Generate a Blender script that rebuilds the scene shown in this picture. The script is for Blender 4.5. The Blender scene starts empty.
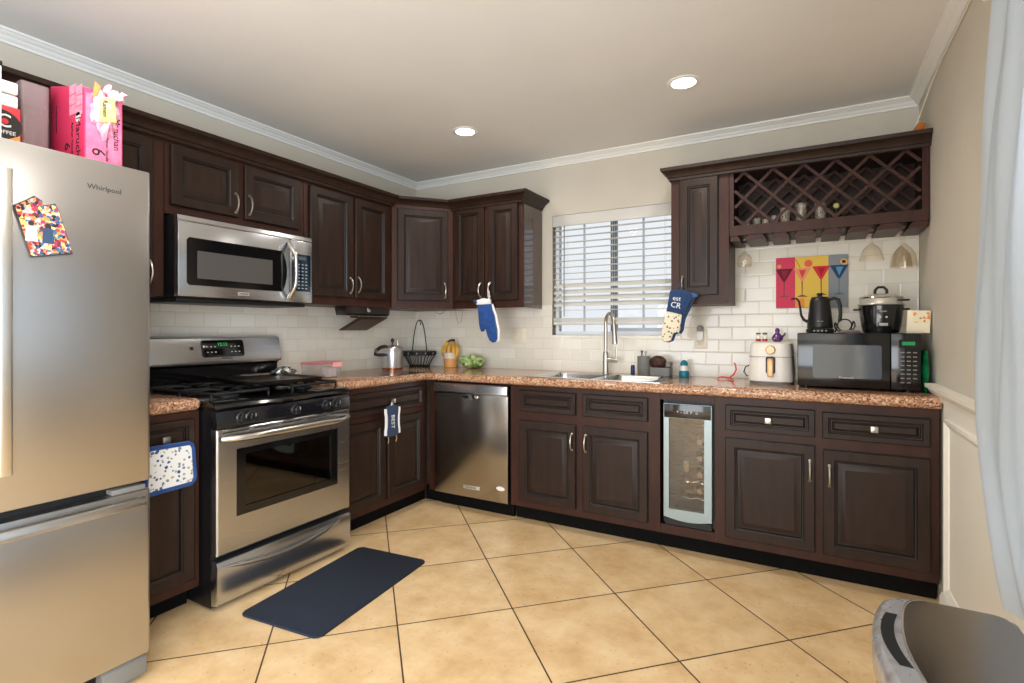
import bpy, bmesh, math, random
from mathutils import Matrix, Vector
R = math.radians
random.seed(7)
S = bpy.context.scene
COL = S.collection

# ------------------------------------------------------------------ camera, sky, exposure
cam_d = bpy.data.cameras.new('camera'); cam = bpy.data.objects.new('camera', cam_d); COL.objects.link(cam)
cam_d.sensor_width = 36.0; cam_d.lens = 526.82 / 1024 * 36; cam_d.shift_y = -0.0108; cam_d.clip_start = 0.02
cam.location = (2.9556, -3.5589, 1.2313); cam.rotation_euler = (R(90), 0, R(29.423))
S.camera = cam
S.view_settings.view_transform = 'Standard'; S.view_settings.look = 'None'
S.view_settings.gamma = 1; S.view_settings.use_curve_mapping = False
S.view_settings.exposure = 0.36
W = bpy.data.worlds.new('sky'); S.world = W; W.use_nodes = True
W.node_tree.nodes['Background'].inputs[0].default_value = (0.90, 0.95, 1.0, 1)
W.node_tree.nodes['Background'].inputs[1].default_value = 0.74
S.cycles.use_denoising = True
S.cycles.max_bounces = 8; S.cycles.transparent_max_bounces = 12; S.cycles.sample_clamp_indirect = 6

def lamp(name, kind, loc, rot, energy, col, **k):
    d = bpy.data.lights.new(name, kind); d.energy = energy; d.color = col
    for a, b in k.items(): setattr(d, a, b)
    o = bpy.data.objects.new(name, d); COL.objects.link(o); o.location = loc; o.rotation_euler = rot
    return o
# fill lamps added at unseen openings behind the camera, plus the curtained window's daylight
lamp('rear_daylight_fill', 'AREA', (1.75, -5.75, 1.15), (R(90), 0, 0), 75, (0.92, 0.96, 1.0), shape='RECTANGLE', size=2.3, size_y=1.9)  # added fill lamp, stands for daylight from behind the camera
lamp('side_daylight_fill', 'AREA', (3.70, -4.50, 1.15), (R(90), 0, R(90)), 105, (0.86, 0.93, 1.0), shape='RECTANGLE', size=1.7, size_y=1.9)  # added cool fill for the left wall, from an unseen opening
lamp('window_daylight', 'AREA', (3.68, -2.6, 1.45), (R(90), 0, R(90)), 5, (0.84, 0.92, 1.0), shape='RECTANGLE', size=1.5, size_y=1.3)

# ------------------------------------------------------------------ helpers
def lin(c):
    return tuple(((x/255/12.92) if x/255 <= 0.04045 else ((x/255+0.055)/1.055)**2.4) for x in c[:3]) + (1,)

class MB:
    def __init__(s): s.bm = bmesh.new(); s.m = 0; s.T = Matrix()
    def v(s, p): return s.bm.verts.new(s.T @ Vector(p))
    def f(s, vs):
        try: f = s.bm.faces.new(vs); f.material_index = s.m; return f
        except ValueError: return None
    def box(s, x0, x1, y0, y1, z0, z1, bev=0, seg=2):
        P = [s.v((x, y, z)) for x in (x0, x1) for y in (y0, y1) for z in (z0, z1)]
        F = [s.f([P[i] for i in q]) for q in ((0,1,3,2),(4,6,7,5),(0,4,5,1),(2,3,7,6),(0,2,6,4),(1,5,7,3))]
        if bev: s._bev(F, bev, seg)
        return s
    def _bev(s, F, bev, seg, only=None):
        E = list({e for f in F if f for e in f.edges if (only is None or only(e))})
        bmesh.ops.bevel(s.bm, geom=E, offset=bev, segments=seg, affect='EDGES', profile=0.5)
    def loft(s, loops, closed=True, cap=(True, True), ring=False):
        L = [[s.v(p) for p in l] for l in loops]; n = len(L[0])
        pairs = list(zip(L, L[1:])) + ([(L[-1], L[0])] if ring else [])
        for a, b in pairs:
            for i in range(n if closed else n-1):
                j = (i+1) % n; s.f([a[i], a[j], b[j], b[i]])
        if closed and not ring:
            if cap[0] and n > 2: s.f(L[0][::-1])
            if cap[1] and n > 2: s.f(L[-1])
        return s
    def lathe(s, prof, c=(0,0,0), n=24, axis='z', sx=1, sy=1, cap=(True, True)):
        loops = []
        for r, h in prof:
            l = []
            for i in range(n):
                a = 2*math.pi*i/n; u, w = r*math.cos(a)*sx, r*math.sin(a)*sy
                p = {'z': (u, w, h), 'y': (u, h, w), 'x': (h, u, w)}[axis]
                l.append((c[0]+p[0], c[1]+p[1], c[2]+p[2]))
            loops.append(l)
        return s.loft(loops, True, cap)
    def sphere(s, c, r, n=16, m=8):
        if not isinstance(r, tuple): r = (r, r, r)
        loops = []
        for k in range(m+1):
            t = -math.pi/2 + math.pi*k/m; q = max(math.cos(t), 0.01)
            loops.append([(c[0]+r[0]*q*math.cos(2*math.pi*i/n), c[1]+r[1]*q*math.sin(2*math.pi*i/n), c[2]+r[2]*math.sin(t)) for i in range(n)])
        return s.loft(loops)
    def tube(s, pts, r, n=8, closed=False, flat=1.0):
        P = [Vector(p) for p in pts]; N = len(P); loops = []
        up = None
        for i, p in enumerate(P):
            if closed: d = P[(i+1) % N]-P[i-1]
            else: d = P[min(i+1, N-1)]-P[max(i-1, 0)]
            d.normalize()
            if up is None:
                up = Vector((0,0,1)) if abs(d.z) < 0.9 else Vector((0,1,0))
            up = (up - d*up.dot(d)); up.normalize(); sd = d.cross(up)
            rr = r[i] if isinstance(r, (list, tuple)) else r
            loops.append([tuple(p + sd*rr*math.cos(2*math.pi*k/n) + up*rr*flat*math.sin(2*math.pi*k/n)) for k in range(n)])
        return s.loft(loops, True, (not closed, not closed), ring=closed)
    def prism(s, poly, a, b, axis='z', bev=0, seg=2):
        g = {'z': lambda p, h: (p[0], p[1], h), 'y': lambda p, h: (p[0], h, p[1]), 'x': lambda p, h: (h, p[0], p[1])}[axis]
        A = [s.v(g(p, a)) for p in poly]; B = [s.v(g(p, b)) for p in poly]; n = len(poly)
        F = [s.f(A[::-1]), s.f(B)] + [s.f([A[i], A[(i+1) % n], B[(i+1) % n], B[i]]) for i in range(n)]
        if bev:
            E = list({e for f in F[:2] for e in f.edges})
            bmesh.ops.bevel(s.bm, geom=E, offset=bev, segments=seg, affect='EDGES', profile=0.5)
        return s
    def panel(s, x0, x1, z0, z1, y, rings, mats=None):
        """nested rectangular rings in an upright face looking to -y: (inset, offset)"""
        L = [[(x0+i, y+o, z0+i), (x1-i, y+o, z0+i), (x1-i, y+o, z1-i), (x0+i, y+o, z1-i)] for i, o in rings]
        L = [[s.v(p) for p in l] for l in L]
        s.f(L[0][::-1])
        for k, (a, b) in enumerate(zip(L, L[1:])):
            s.m = mats[k] if mats else s.m
            for i in range(4): s.f([a[i], a[(i+1) % 4], b[(i+1) % 4], b[i]])
        s.m = 0; s.f(L[-1]); return s
    def build(s, name, mats, parent=None, loc=(0,0,0), rz=0, smooth=32):
        bm = s.bm
        bmesh.ops.remove_doubles(bm, verts=bm.verts, dist=1e-6)
        bmesh.ops.recalc_face_normals(bm, faces=bm.faces)
        for f in bm.faces: f.smooth = True
        for e in bm.edges:
            if len(e.link_faces) == 2 and e.calc_face_angle(0) > R(smooth): e.smooth = False
        me = bpy.data.meshes.new(name); bm.to_mesh(me); bm.free()
        for m in (mats if isinstance(mats, (list, tuple)) else [mats]): me.materials.append(m)
        o = bpy.data.objects.new(name, me); COL.objects.link(o)
        o.location = loc; o.rotation_euler = (0, 0, rz)
        if parent: o.parent = parent
        return o

def tag(o, label, cat, group=None):
    o['label'] = label; o['category'] = cat
    if group: o['group'] = group
    return o
def thing(name, label, cat, loc=(0,0,0), rz=0, group=None):
    o = bpy.data.objects.new(name, None); COL.objects.link(o); o.empty_display_size = 0.05
    o.location = loc; o.rotation_euler = (0, 0, rz)
    return tag(o, label, cat, group)
def struct(o): o['kind'] = 'structure'; return o
def dup(root, loc=None, rz=None, label=None, group=None):
    r = root.copy(); COL.objects.link(r)
    if loc is not None: r.location = loc
    if rz is not None: r.rotation_euler = (0, 0, rz)
    if label: r['label'] = label
    if group: r['group'] = group
    for ch in list(root.children):
        c = ch.copy(); COL.objects.link(c); c.parent = r
        for g in list(ch.children):
            d = g.copy(); COL.objects.link(d); d.parent = c
    return r
def text(name, body, size, m, parent, loc, rot=(R(90),0,0), ext=0.0006, align='CENTER', sx=1.0):
    cu = bpy.data.curves.new(name, 'FONT'); cu.body = body; cu.size = size; cu.extrude = ext
    cu.align_x = align; cu.align_y = 'CENTER'; cu.resolution_u = 2
    t = bpy.data.objects.new(name, cu); COL.objects.link(t)
    dg = bpy.context.evaluated_depsgraph_get(); dg.update()
    me = bpy.data.meshes.new_from_object(t.evaluated_get(dg)); me.name = name
    bpy.data.objects.remove(t); bpy.data.curves.remove(cu)
    me.materials.clear(); me.materials.append(m)
    o = bpy.data.objects.new(name, me); COL.objects.link(o); o.parent = parent
    o.location = loc; o.rotation_euler = rot; o.scale = (sx, 1, 1)
    return o
def circ(cx, cy, r, n=24, a0=0, a1=360):
    full = abs(a1-a0) >= 360
    k = n if full else n+1
    return [(cx+r*math.cos(R(a0+(a1-a0)*i/n)), cy+r*math.sin(R(a0+(a1-a0)*i/n))) for i in range(k)]
def rrect(x0, x1, y0, y1, r, n=5):
    return circ(x1-r, y1-r, r, n, 0, 90)+circ(x0+r, y1-r, r, n, 90, 180)+circ(x0+r, y0+r, r, n, 180, 270)+circ(x1-r, y0+r, r, n, 270, 360)

# ------------------------------------------------------------------ materials
def mat(name, col, rough=0.5, metal=0.0, col2=None, nscale=8, stretch=(1,1,1), lo=0.35, hi=0.65, detail=4, bump=0, bscale=None,
        coat=0, trans=0, emit=None, estr=0, ior=1.45, alpha=1, rvar=0, spec=0.5, coord='Object', sheen=0):
    m = bpy.data.materials.new(name); m.use_nodes = True; nt = m.node_tree; b = nt.nodes['Principled BSDF']
    I = b.inputs
    I['Base Color'].default_value = lin(col); I['Roughness'].default_value = rough; I['Metallic'].default_value = metal
    I['Coat Weight'].default_value = coat; I['Coat Roughness'].default_value = 0.08; I['Transmission Weight'].default_value = trans
    I['IOR'].default_value = ior; I['Alpha'].default_value = alpha; I['Specular IOR Level'].default_value = spec
    if sheen: I['Sheen Weight'].default_value = sheen
    if emit: I['Emission Color'].default_value = lin(emit); I['Emission Strength'].default_value = estr
    if col2 or bump or rvar:
        tc = nt.nodes.new('ShaderNodeTexCoord'); mp = nt.nodes.new('ShaderNodeMapping'); mp.inputs['Scale'].default_value = stretch
        nt.links.new(tc.outputs[coord], mp.inputs[0])
        n = nt.nodes.new('ShaderNodeTexNoise'); n.inputs['Scale'].default_value = nscale; n.inputs['Detail'].default_value = detail
        nt.links.new(mp.outputs[0], n.inputs['Vector'])
        if col2:
            r = nt.nodes.new('ShaderNodeValToRGB'); r.color_ramp.elements[0].position = lo; r.color_ramp.elements[1].position = hi
            r.color_ramp.elements[0].color = lin(col); r.color_ramp.elements[1].color = lin(col2)
            nt.links.new(n.outputs['Fac'], r.inputs[0]); nt.links.new(r.outputs[0], I['Base Color'])
        if rvar:
            mr = nt.nodes.new('ShaderNodeMapRange'); mr.inputs[3].default_value = rough-rvar; mr.inputs[4].default_value = rough+rvar
            nt.links.new(n.outputs['Fac'], mr.inputs[0]); nt.links.new(mr.outputs[0], I['Roughness'])
        if bump:
            bn = n
            if bscale:
                bn = nt.nodes.new('ShaderNodeTexNoise'); bn.inputs['Scale'].default_value = bscale; nt.links.new(mp.outputs[0], bn.inputs['Vector'])
            bp = nt.nodes.new('ShaderNodeBump'); bp.inputs['Strength'].default_value = bump; bp.inputs['Distance'].default_value = 0.01
            nt.links.new(bn.outputs['Fac'], bp.inputs['Height']); nt.links.new(bp.outputs[0], I['Normal'])
    return m
def clear_mat(name, tint=(255,255,255), rough=0.03, refl=0.06, body=0.0, bodycol=(255,255,255)):
    """thin clear sheet: see-through with a surface reflection"""
    m = bpy.data.materials.new(name); m.use_nodes = True; nt = m.node_tree; nt.nodes.clear()
    out = nt.nodes.new('ShaderNodeOutputMaterial'); tr = nt.nodes.new('ShaderNodeBsdfTransparent'); gl = nt.nodes.new('ShaderNodeBsdfGlossy')
    tr.inputs[0].default_value = lin(tint); gl.inputs['Roughness'].default_value = rough
    lw = nt.nodes.new('ShaderNodeLayerWeight'); lw.inputs[0].default_value = 0.5
    pw = nt.nodes.new('ShaderNodeMath'); pw.operation = 'POWER'; pw.inputs[1].default_value = 4.0; nt.links.new(lw.outputs['Facing'], pw.inputs[0])
    ad = nt.nodes.new('ShaderNodeMath'); ad.operation = 'MULTIPLY_ADD'; ad.inputs[1].default_value = 0.5; ad.inputs[2].default_value = refl; ad.use_clamp = True
    nt.links.new(pw.outputs[0], ad.inputs[0])
    mx = nt.nodes.new('ShaderNodeMixShader'); nt.links.new(ad.outputs[0], mx.inputs[0])
    src = tr
    if body:
        df = nt.nodes.new('ShaderNodeBsdfDiffuse'); df.inputs[0].default_value = lin(bodycol)
        m2 = nt.nodes.new('ShaderNodeMixShader'); m2.inputs[0].default_value = body
        nt.links.new(tr.outputs[0], m2.inputs[1]); nt.links.new(df.outputs[0], m2.inputs[2]); src = m2
    nt.links.new(src.outputs[0], mx.inputs[1]); nt.links.new(gl.outputs[0], mx.inputs[2]); nt.links.new(mx.outputs[0], out.inputs[0])
    return m
def nodes(m): return m.node_tree.nodes, m.node_tree.links
def mth(nt, op, a, b=None, c=None):
    n = nt.nodes.new('ShaderNodeMath'); n.operation = op
    for i, x in enumerate((a, b, c)):
        if x is None: continue
        if isinstance(x, (int, float)): n.inputs[i].default_value = x
        else: nt.links.new(x, n.inputs[i])
    return n.outputs[0]

def floor_mat():
    m = mat('floor_tile', (214,180,132), 0.30); nt = m.node_tree; L = nt.links; b = nt.nodes['Principled BSDF']
    g = nt.nodes.new('ShaderNodeNewGeometry'); sp = nt.nodes.new('ShaderNodeSeparateXYZ'); L.new(g.outputs['Position'], sp.inputs[0])
    u = mth(nt, 'DIVIDE', mth(nt, 'SUBTRACT', mth(nt, 'ADD', mth(nt, 'MULTIPLY', sp.outputs[0], 1.0), sp.outputs[1]), 0.285), 0.705)
    v = mth(nt, 'DIVIDE', mth(nt, 'SUBTRACT', mth(nt, 'SUBTRACT', sp.outputs[0], sp.outputs[1]), 1.845), 0.745)
    def edge(t):
        fr = mth(nt, 'FRACT', t); return mth(nt, 'MINIMUM', fr, mth(nt, 'SUBTRACT', 1.0, fr))
    e = mth(nt, 'MINIMUM', edge(u), edge(v)); gr = mth(nt, 'LESS_THAN', e, 0.0065)
    cm = nt.nodes.new('ShaderNodeCombineXYZ'); L.new(mth(nt, 'FLOOR', u), cm.inputs[0]); L.new(mth(nt, 'FLOOR', v), cm.inputs[1])
    wn = nt.nodes.new('ShaderNodeTexWhiteNoise'); L.new(cm.outputs[0], wn.inputs['Vector'])
    off = nt.nodes.new('ShaderNodeVectorMath'); off.operation = 'MULTIPLY_ADD'; L.new(wn.outputs['Color'], off.inputs[0]); off.inputs[1].default_value = (7,7,7); L.new(g.outputs['Position'], off.inputs[2])
    n1 = nt.nodes.new('ShaderNodeTexNoise'); n1.inputs['Scale'].default_value = 5; n1.inputs['Detail'].default_value = 8; n1.inputs['Roughness'].default_value = 0.65; L.new(off.outputs[0], n1.inputs['Vector'])
    r1 = nt.nodes.new('ShaderNodeValToRGB'); cr = r1.color_ramp
    cr.elements[0].position = 0.3; cr.elements[0].color = lin((206,168,118)); cr.elements[1].position = 0.72; cr.elements[1].color = lin((240,213,169))
    x = cr.elements.new(0.5); x.color = lin((226,192,144)); L.new(n1.outputs['Fac'], r1.inputs[0])
    n2 = nt.nodes.new('ShaderNodeTexNoise'); n2.inputs['Scale'].default_value = 60; n2.inputs['Detail'].default_value = 3; L.new(off.outputs[0], n2.inputs['Vector'])
    pit = mth(nt, 'GREATER_THAN', n2.outputs['Fac'], 0.68)
    mx = nt.nodes.new('ShaderNodeMix'); mx.data_type = 'RGBA'; L.new(mth(nt, 'MULTIPLY', pit, 0.5), mx.inputs[0]); L.new(r1.outputs[0], mx.inputs[6]); mx.inputs[7].default_value = lin((176,132,84))
    m3 = nt.nodes.new('ShaderNodeMix'); m3.data_type = 'RGBA'; L.new(gr, m3.inputs[0]); L.new(mx.outputs[2], m3.inputs[6]); m3.inputs[7].default_value = lin((74,54,38))
    L.new(m3.outputs[2], b.inputs['Base Color'])
    bp = nt.nodes.new('ShaderNodeBump'); bp.inputs['Strength'].default_value = 0.25; bp.inputs['Distance'].default_value = 0.003
    h = mth(nt, 'SUBTRACT', mth(nt, 'MULTIPLY', n1.outputs['Fac'], 0.6), gr); L.new(h, bp.inputs['Height']); L.new(bp.outputs[0], b.inputs['Normal'])
    rr = mth(nt, 'ADD', mth(nt, 'MULTIPLY', n1.outputs['Fac'], 0.25), mth(nt, 'ADD', 0.22, mth(nt, 'MULTIPLY', gr, 0.4))); L.new(rr, b.inputs['Roughness'])
    return m
def subway_mat():
    m = mat('subway_tile', (232,226,212), 0.12); nt = m.node_tree; L = nt.links; b = nt.nodes['Principled BSDF']
    g = nt.nodes.new('ShaderNodeNewGeometry'); sp = nt.nodes.new('ShaderNodeSeparateXYZ'); L.new(g.outputs['Position'], sp.inputs[0])
    row = mth(nt, 'DIVIDE', mth(nt, 'SUBTRACT', sp.outputs[2], 0.934), 0.0795); ri = mth(nt, 'FLOOR', row)
    hx = mth(nt, 'SUBTRACT', sp.outputs[0], sp.outputs[1])
    col = mth(nt, 'ADD', mth(nt, 'DIVIDE', hx, 0.155), mth(nt, 'ADD', 0.1, mth(nt, 'MULTIPLY', mth(nt, 'MODULO', ri, 2.0), 0.5))); ci = mth(nt, 'FLOOR', col)
    def edge(t, s):
        fr = mth(nt, 'FRACT', t); return mth(nt, 'MULTIPLY', mth(nt, 'MINIMUM', fr, mth(nt, 'SUBTRACT', 1.0, fr)), s)
    e = mth(nt, 'MINIMUM', edge(row, 0.0795), edge(col, 0.155)); gr = mth(nt, 'LESS_THAN', e, 0.0014)
    cm = nt.nodes.new('ShaderNodeCombineXYZ'); L.new(ri, cm.inputs[0]); L.new(ci, cm.inputs[1])
    wn = nt.nodes.new('ShaderNodeTexWhiteNoise'); L.new(cm.outputs[0], wn.inputs['Vector'])
    mx = nt.nodes.new('ShaderNodeMix'); mx.data_type = 'RGBA'; L.new(wn.outputs['Value'], mx.inputs[0]); mx.inputs[6].default_value = lin((236,231,220)); mx.inputs[7].default_value = lin((226,220,206))
    m3 = nt.nodes.new('ShaderNodeMix'); m3.data_type = 'RGBA'; L.new(gr, m3.inputs[0]); L.new(mx.outputs[2], m3.inputs[6]); m3.inputs[7].default_value = lin((214,206,192))
    L.new(m3.outputs[2], b.inputs['Base Color'])
    mr = nt.nodes.new('ShaderNodeMapRange'); mr.inputs[1].default_value = 0.0; mr.inputs[2].default_value = 0.006; L.new(e, mr.inputs[0])
    tilt = mth(nt, 'MULTIPLY', mth(nt, 'SUBTRACT', wn.outputs['Value'], 0.5), mth(nt, 'MULTIPLY', mth(nt, 'FRACT', row), 0.5))
    bp = nt.nodes.new('ShaderNodeBump'); bp.inputs['Strength'].default_value = 0.4; bp.inputs['Distance'].default_value = 0.002
    L.new(mth(nt, 'ADD', mr.outputs[0], tilt), bp.inputs['Height']); L.new(bp.outputs[0], b.inputs['Normal'])
    return m
def granite_mat():
    m = mat('granite', (170,125,90), 0.13); nt = m.node_tree; L = nt.links; b = nt.nodes['Principled BSDF']
    g = nt.nodes.new('ShaderNodeNewGeometry')
    vo = nt.nodes.new('ShaderNodeTexVoronoi'); vo.inputs['Scale'].default_value = 150; L.new(g.outputs['Position'], vo.inputs['Vector'])
    sp = nt.nodes.new('ShaderNodeSeparateColor'); L.new(vo.outputs['Color'], sp.inputs[0])
    n = nt.nodes.new('ShaderNodeTexNoise'); n.inputs['Scale'].default_value = 14; n.inputs['Detail'].default_value = 5; L.new(g.outputs['Position'], n.inputs['Vector'])
    t = mth(nt, 'ADD', mth(nt, 'MULTIPLY', sp.outputs[0], 0.75), mth(nt, 'MULTIPLY', n.outputs['Fac'], 0.35))
    r = nt.nodes.new('ShaderNodeValToRGB'); cr = r.color_ramp; cr.interpolation = 'LINEAR'
    cr.elements[0].position = 0.14; cr.elements[0].color = lin((78,54,42)); cr.elements[1].position = 0.92; cr.elements[1].color = lin((224,194,166))
    for p, c in ((0.28, (136,96,74)), (0.45, (170,124,94)), (0.62, (186,140,108)), (0.78, (202,160,128))): cr.elements.new(p).color = lin(c)
    L.new(t, r.inputs[0]); L.new(r.outputs[0], b.inputs['Base Color'])
    return m
def steel(name, col=(190,188,184), rough=0.28, axis='x', aniso=0.6):
    st = {'x': (0.5, 120, 120), 'z': (120, 120, 0.5), 'y': (120, 0.5, 120)}[axis]
    m = mat(name, col, rough, 1.0, nscale=4, stretch=st, rvar=0.03, detail=2)
    return m
FLOOR = floor_mat(); SUBWAY = subway_mat(); GRANITE = granite_mat()
WALL = mat('wall_paint', (205,198,184), 0.75, col2=(201,194,180), nscale=3, bump=0.04, bscale=90)
CEIL = mat('ceiling_paint', (228,227,225), 0.8, col2=(224,223,221), nscale=2, bump=0.05, bscale=70)
TRIMW = mat('trim_white', (232,232,228), 0.4)
WAINS = mat('wainscot_cream', (240,237,226), 0.45)
WOOD = mat('espresso_wood', (36,24,18), 0.42, col2=(52,36,28), nscale=3, stretch=(9,9,1.2), lo=0.3, hi=0.75, detail=6, coat=0.0, bump=0.03, rvar=0.06, spec=0.3)
FRAMEW = mat('mahogany_frame_wood', (50,28,21), 0.42, col2=(66,38,28), nscale=3, stretch=(9,9,1.2), lo=0.3, hi=0.75, detail=6, coat=0.0, bump=0.03, rvar=0.06, spec=0.3)
SIDEW = mat('polished_side_wood', (46,23,18), 0.2, col2=(66,34,25), nscale=3, stretch=(9,9,1.2), lo=0.3, hi=0.75, detail=6, coat=0.7)
GLAZE_SHADE = mat('dark_glaze_gap_shade', (20,13,11), 0.4)  # glaze in the door grooves, also the painted gap shade
TOE = mat('toe_kick_black', (13,11,10), 0.8, spec=0.15)
STEEL = steel('brushed_steel'); STEELV = steel('brushed_steel_vertical', (176,172,166), 0.27, 'z'); FRIDGE = steel('fridge_steel', (186,184,182), 0.30, 'y')
CHROME = mat('chrome', (210,210,212), 0.12, 1.0); NICKEL = mat('satin_nickel', (196,190,182), 0.28, 1.0)
BLACKG = mat('black_gloss', (12,12,14), 0.12, coat=0.4); BLACKM = mat('black_matte', (20,20,22), 0.45); BLACKP = mat('black_plastic', (24,24,26), 0.3)
IRON = mat('cast_iron', (22,22,24), 0.5, bump=0.15, nscale=90)
WHITE = mat('white_plastic', (236,234,228), 0.35); CREAM = mat('cream_plate', (232,224,204), 0.35)
GREYM = mat('grey_metal', (108,108,108), 0.45, 0.6); GREYP = mat('grey_plastic', (118,116,112), 0.5)
GLASSP = clear_mat('window_glass', refl=0.02); GLASSW = clear_mat('glassware', (253,251,247), 0.02, 0.035)
TUMB = clear_mat('tumbler_glass', (252,250,246), 0.04, 0.08, 0.14, (226,214,200))  # pale diffuse body stands in for the tan highlights on the glass
DARKGLASS = clear_mat('oven_glass', (150,140,128), 0.03, 0.08); 
DIGIT = mat('green_digits', (20,90,50), 0.5, emit=(50,235,120), estr=0.45)

# ------------------------------------------------------------------ room
RW = 3.473; CZ = 2.492; YB = -5.5
struct(MB().box(-0.15, RW+0.15, YB-0.15, 0.15, -0.06, 0).build('floor', FLOOR))
struct(MB().box(-0.15, RW+0.15, YB-0.15, 0.15, CZ, CZ+0.06).build('ceiling', CEIL))
struct(MB().box(-0.12, 0, YB-0.15, 0.15, 0, CZ).build('wall_left', WALL))
WX0, WX1, WZ0, WZ1 = 1.294, 2.215, 1.197, 2.08
b = MB(); b.box(0, WX0, 0, 0.12, 0, CZ).box(WX1, RW, 0, 0.12, 0, CZ).box(WX0, WX1, 0, 0.12, 0, WZ0).box(WX0, WX1, 0, 0.12, WZ1, CZ)
struct(b.build('wall_back', WALL))
VY0, VY1, VZ0, VZ1 = -3.35, -1.85, 0.80, 2.1
b = MB(); b.box(RW, RW+0.12, YB-0.15, -5.35, 0, CZ).box(RW, RW+0.12, -5.35, -3.65, 2.12, CZ).box(RW, RW+0.12, -3.65, VY0, 0, CZ).box(RW, RW+0.12, VY1, 0.15, 0, CZ).box(RW, RW+0.12, VY0, VY1, 0, VZ0).box(RW, RW+0.12, VY0, VY1, VZ1, CZ)
struct(b.build('wall_right', WALL))
b = MB(); b.box(0, 0.5, YB-0.12, YB, 0, CZ).box(3.0, RW, YB-0.12, YB, 0, CZ).box(0.5, 3.0, YB-0.12, YB, 2.15, CZ)
struct(b.build('wall_rear', WALL))
# tiled splashback on the two walls behind the worktops
b = MB(); b.box(0.0005, 0.008, -2.62, -0.0085, 0.90, 1.425)
struct(b.build('trim_1', SUBWAY))
b = MB(); b.box(0.0005, WX0, -0.008, -0.0005, 0.90, 1.42).box(WX1, RW-0.002, -0.008, -0.0005, 0.90, 1.79).box(WX0, WX1, -0.008, -0.0005, 0.90, WZ0-0.001)
struct(b.build('trim_2', SUBWAY))
# crown moulding
prof = [(0.0, 2.441), (0.010, 2.441), (0.012, 2.452), (0.020, 2.458), (0.024, 2.468), (0.036, 2.474), (0.042, 2.482), (0.050, 2.484), (0.052, CZ), (0.0, CZ)]
b = MB()
def crown_loop(x, y, sx, sy): return [(x+sx*p, y+sy*p, z) for p, z in prof]
b.loft([crown_loop(0.0005, YB, 1, 0), crown_loop(0.0005, -0.0005, 1, -1), crown_loop(RW-0.0005, -0.0005, -1, -1), crown_loop(RW-0.0005, YB, -1, 0)])
struct(b.build('trim_3', TRIMW))
# wainscot on the right wall: board, chair rail, panel moulding, baseboard
b = MB(); b.box(RW-0.008, RW-0.0005, -1.72, -0.64, 0, 0.93).box(RW-0.008, RW-0.0005, -3.64, -1.72, 0, 0.79)
struct(b.build('trim_4', WAINS))
b = MB()
rp = [(0, 0.915), (0.012, 0.915), (0.014, 0.935), (0.024, 0.945), (0.030, 0.960), (0.042, 0.966), (0.044, 0.984), (0, 0.984)]
b.loft([[(RW-0.0005-p, y, z) for p, z in rp] for y in (-1.43, -0.435)])
struct(b.build('trim_5', WAINS))
b = MB()
def moulding(y0, y1, z0, z1, x):
    rs = [(0, 0), (0.004, -0.012), (0.014, -0.016), (0.024, -0.010), (0.034, -0.004), (0.036, 0)]
    L = [[(x+o, y0+i, z0+i), (x+o, y1-i, z0+i), (x+o, y1-i, z1-i), (x+o, y0+i, z1-i)] for i, o in rs]
    b.loft(L, True, (False, False))
moulding(-1.62, -0.715, 0.115, 0.86, RW-0.008)
struct(b.build('trim_6', WAINS))
b = MB(); b.loft([[(RW-0.0085-p, y, z) for p, z in ((0, 0), (0.014, 0), (0.014, 0.075), (0.006, 0.092), (0, 0.092))] for y in (-3.64, -0.64)])
struct(b.build('baseboard_right', WAINS))

# window over the sink
wf = mat('window_vinyl', (226,230,234), 0.4); dkf = mat('grey_aluminium', (96,104,114), 0.4, 0.3)
b = MB()
for x0, x1, z0, z1 in ((WX0+.001, WX0+.03, WZ0+.001, WZ1-.001), (WX1-.03, WX1-.001, WZ0+.001, WZ1-.001), (WX0+.03, WX1-.03, WZ0+.001, WZ0+.028), (WX0+.03, WX1-.03, WZ1-.03, WZ1-.001)):
    b.box(x0, x1, 0.055, 0.10, z0, z1)
win = struct(b.build('window_1', wf))
MB().box(1.722, 1.764, 0.06, 0.098, WZ0+.028, WZ1-.03).build('centre_stile', dkf, win)
b = MB()
for x in (1.518, 1.955): b.box(x-0.006, x+0.006, 0.068, 0.080, WZ0+.028, WZ1-.03)
b.box(1.772, WX1-.03, 0.060, 0.095, WZ0+.028, WZ0+.052)
b.build('muntin', mat('pale_muntin', (176,186,200), 0.4), win)
MB().box(WX0+.031, 1.721, 0.0735, 0.0755, WZ0+.029, WZ1-.031).build('pane', GLASSP, win)
MB().box(1.765, WX1-.031, 0.0835, 0.0855, WZ0+.029, WZ1-.031).build('pane', GLASSP, win)
# blinds
BL = mat('blind_white', (208,206,199), 0.45); CORD = mat('cord_white', (225,225,222), 0.6)
bl = thing('window_blind', 'white two inch slat blind hanging in the window over the sink', 'blind', (WX0, 0, WZ0))
bw = WX1-WX0
MB().box(0.003, bw-0.003, -0.004, 0.012, 0.80, 0.880, 0.003).build('valance', BL, bl)
zs = 0.775; k = 0; slat_z = []
while zs > 0.17:
    slat_z.append(zs); zs -= 0.0455
for z in slat_z:
    zz = z + WZ0
    tilt = 0
    if 1.425 < zz < 1.565: tilt = R(40)
    b = MB(); n = 5; L = []
    for x in (0.006, bw-0.006):
        top = [(x, 0.027+0.0245*math.cos(tilt)*t, z - 0.0245*math.sin(tilt)*t*-1 + 0.0025*(1-t*t)) for t in (-1, -.5, 0, .5, 1)]
        bot = [(p[0], p[1], p[2]-0.0028) for p in reversed(top)]
        L.append(top+bot)
    b.loft(L); b.build('slat', BL, bl)
b = MB()
for i in range(5): b.box(0.006, bw-0.006, 0.003, 0.051, 0.100+i*0.0055, 0.1035+i*0.0055)
b.build('slat_stack', BL, bl)
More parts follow.
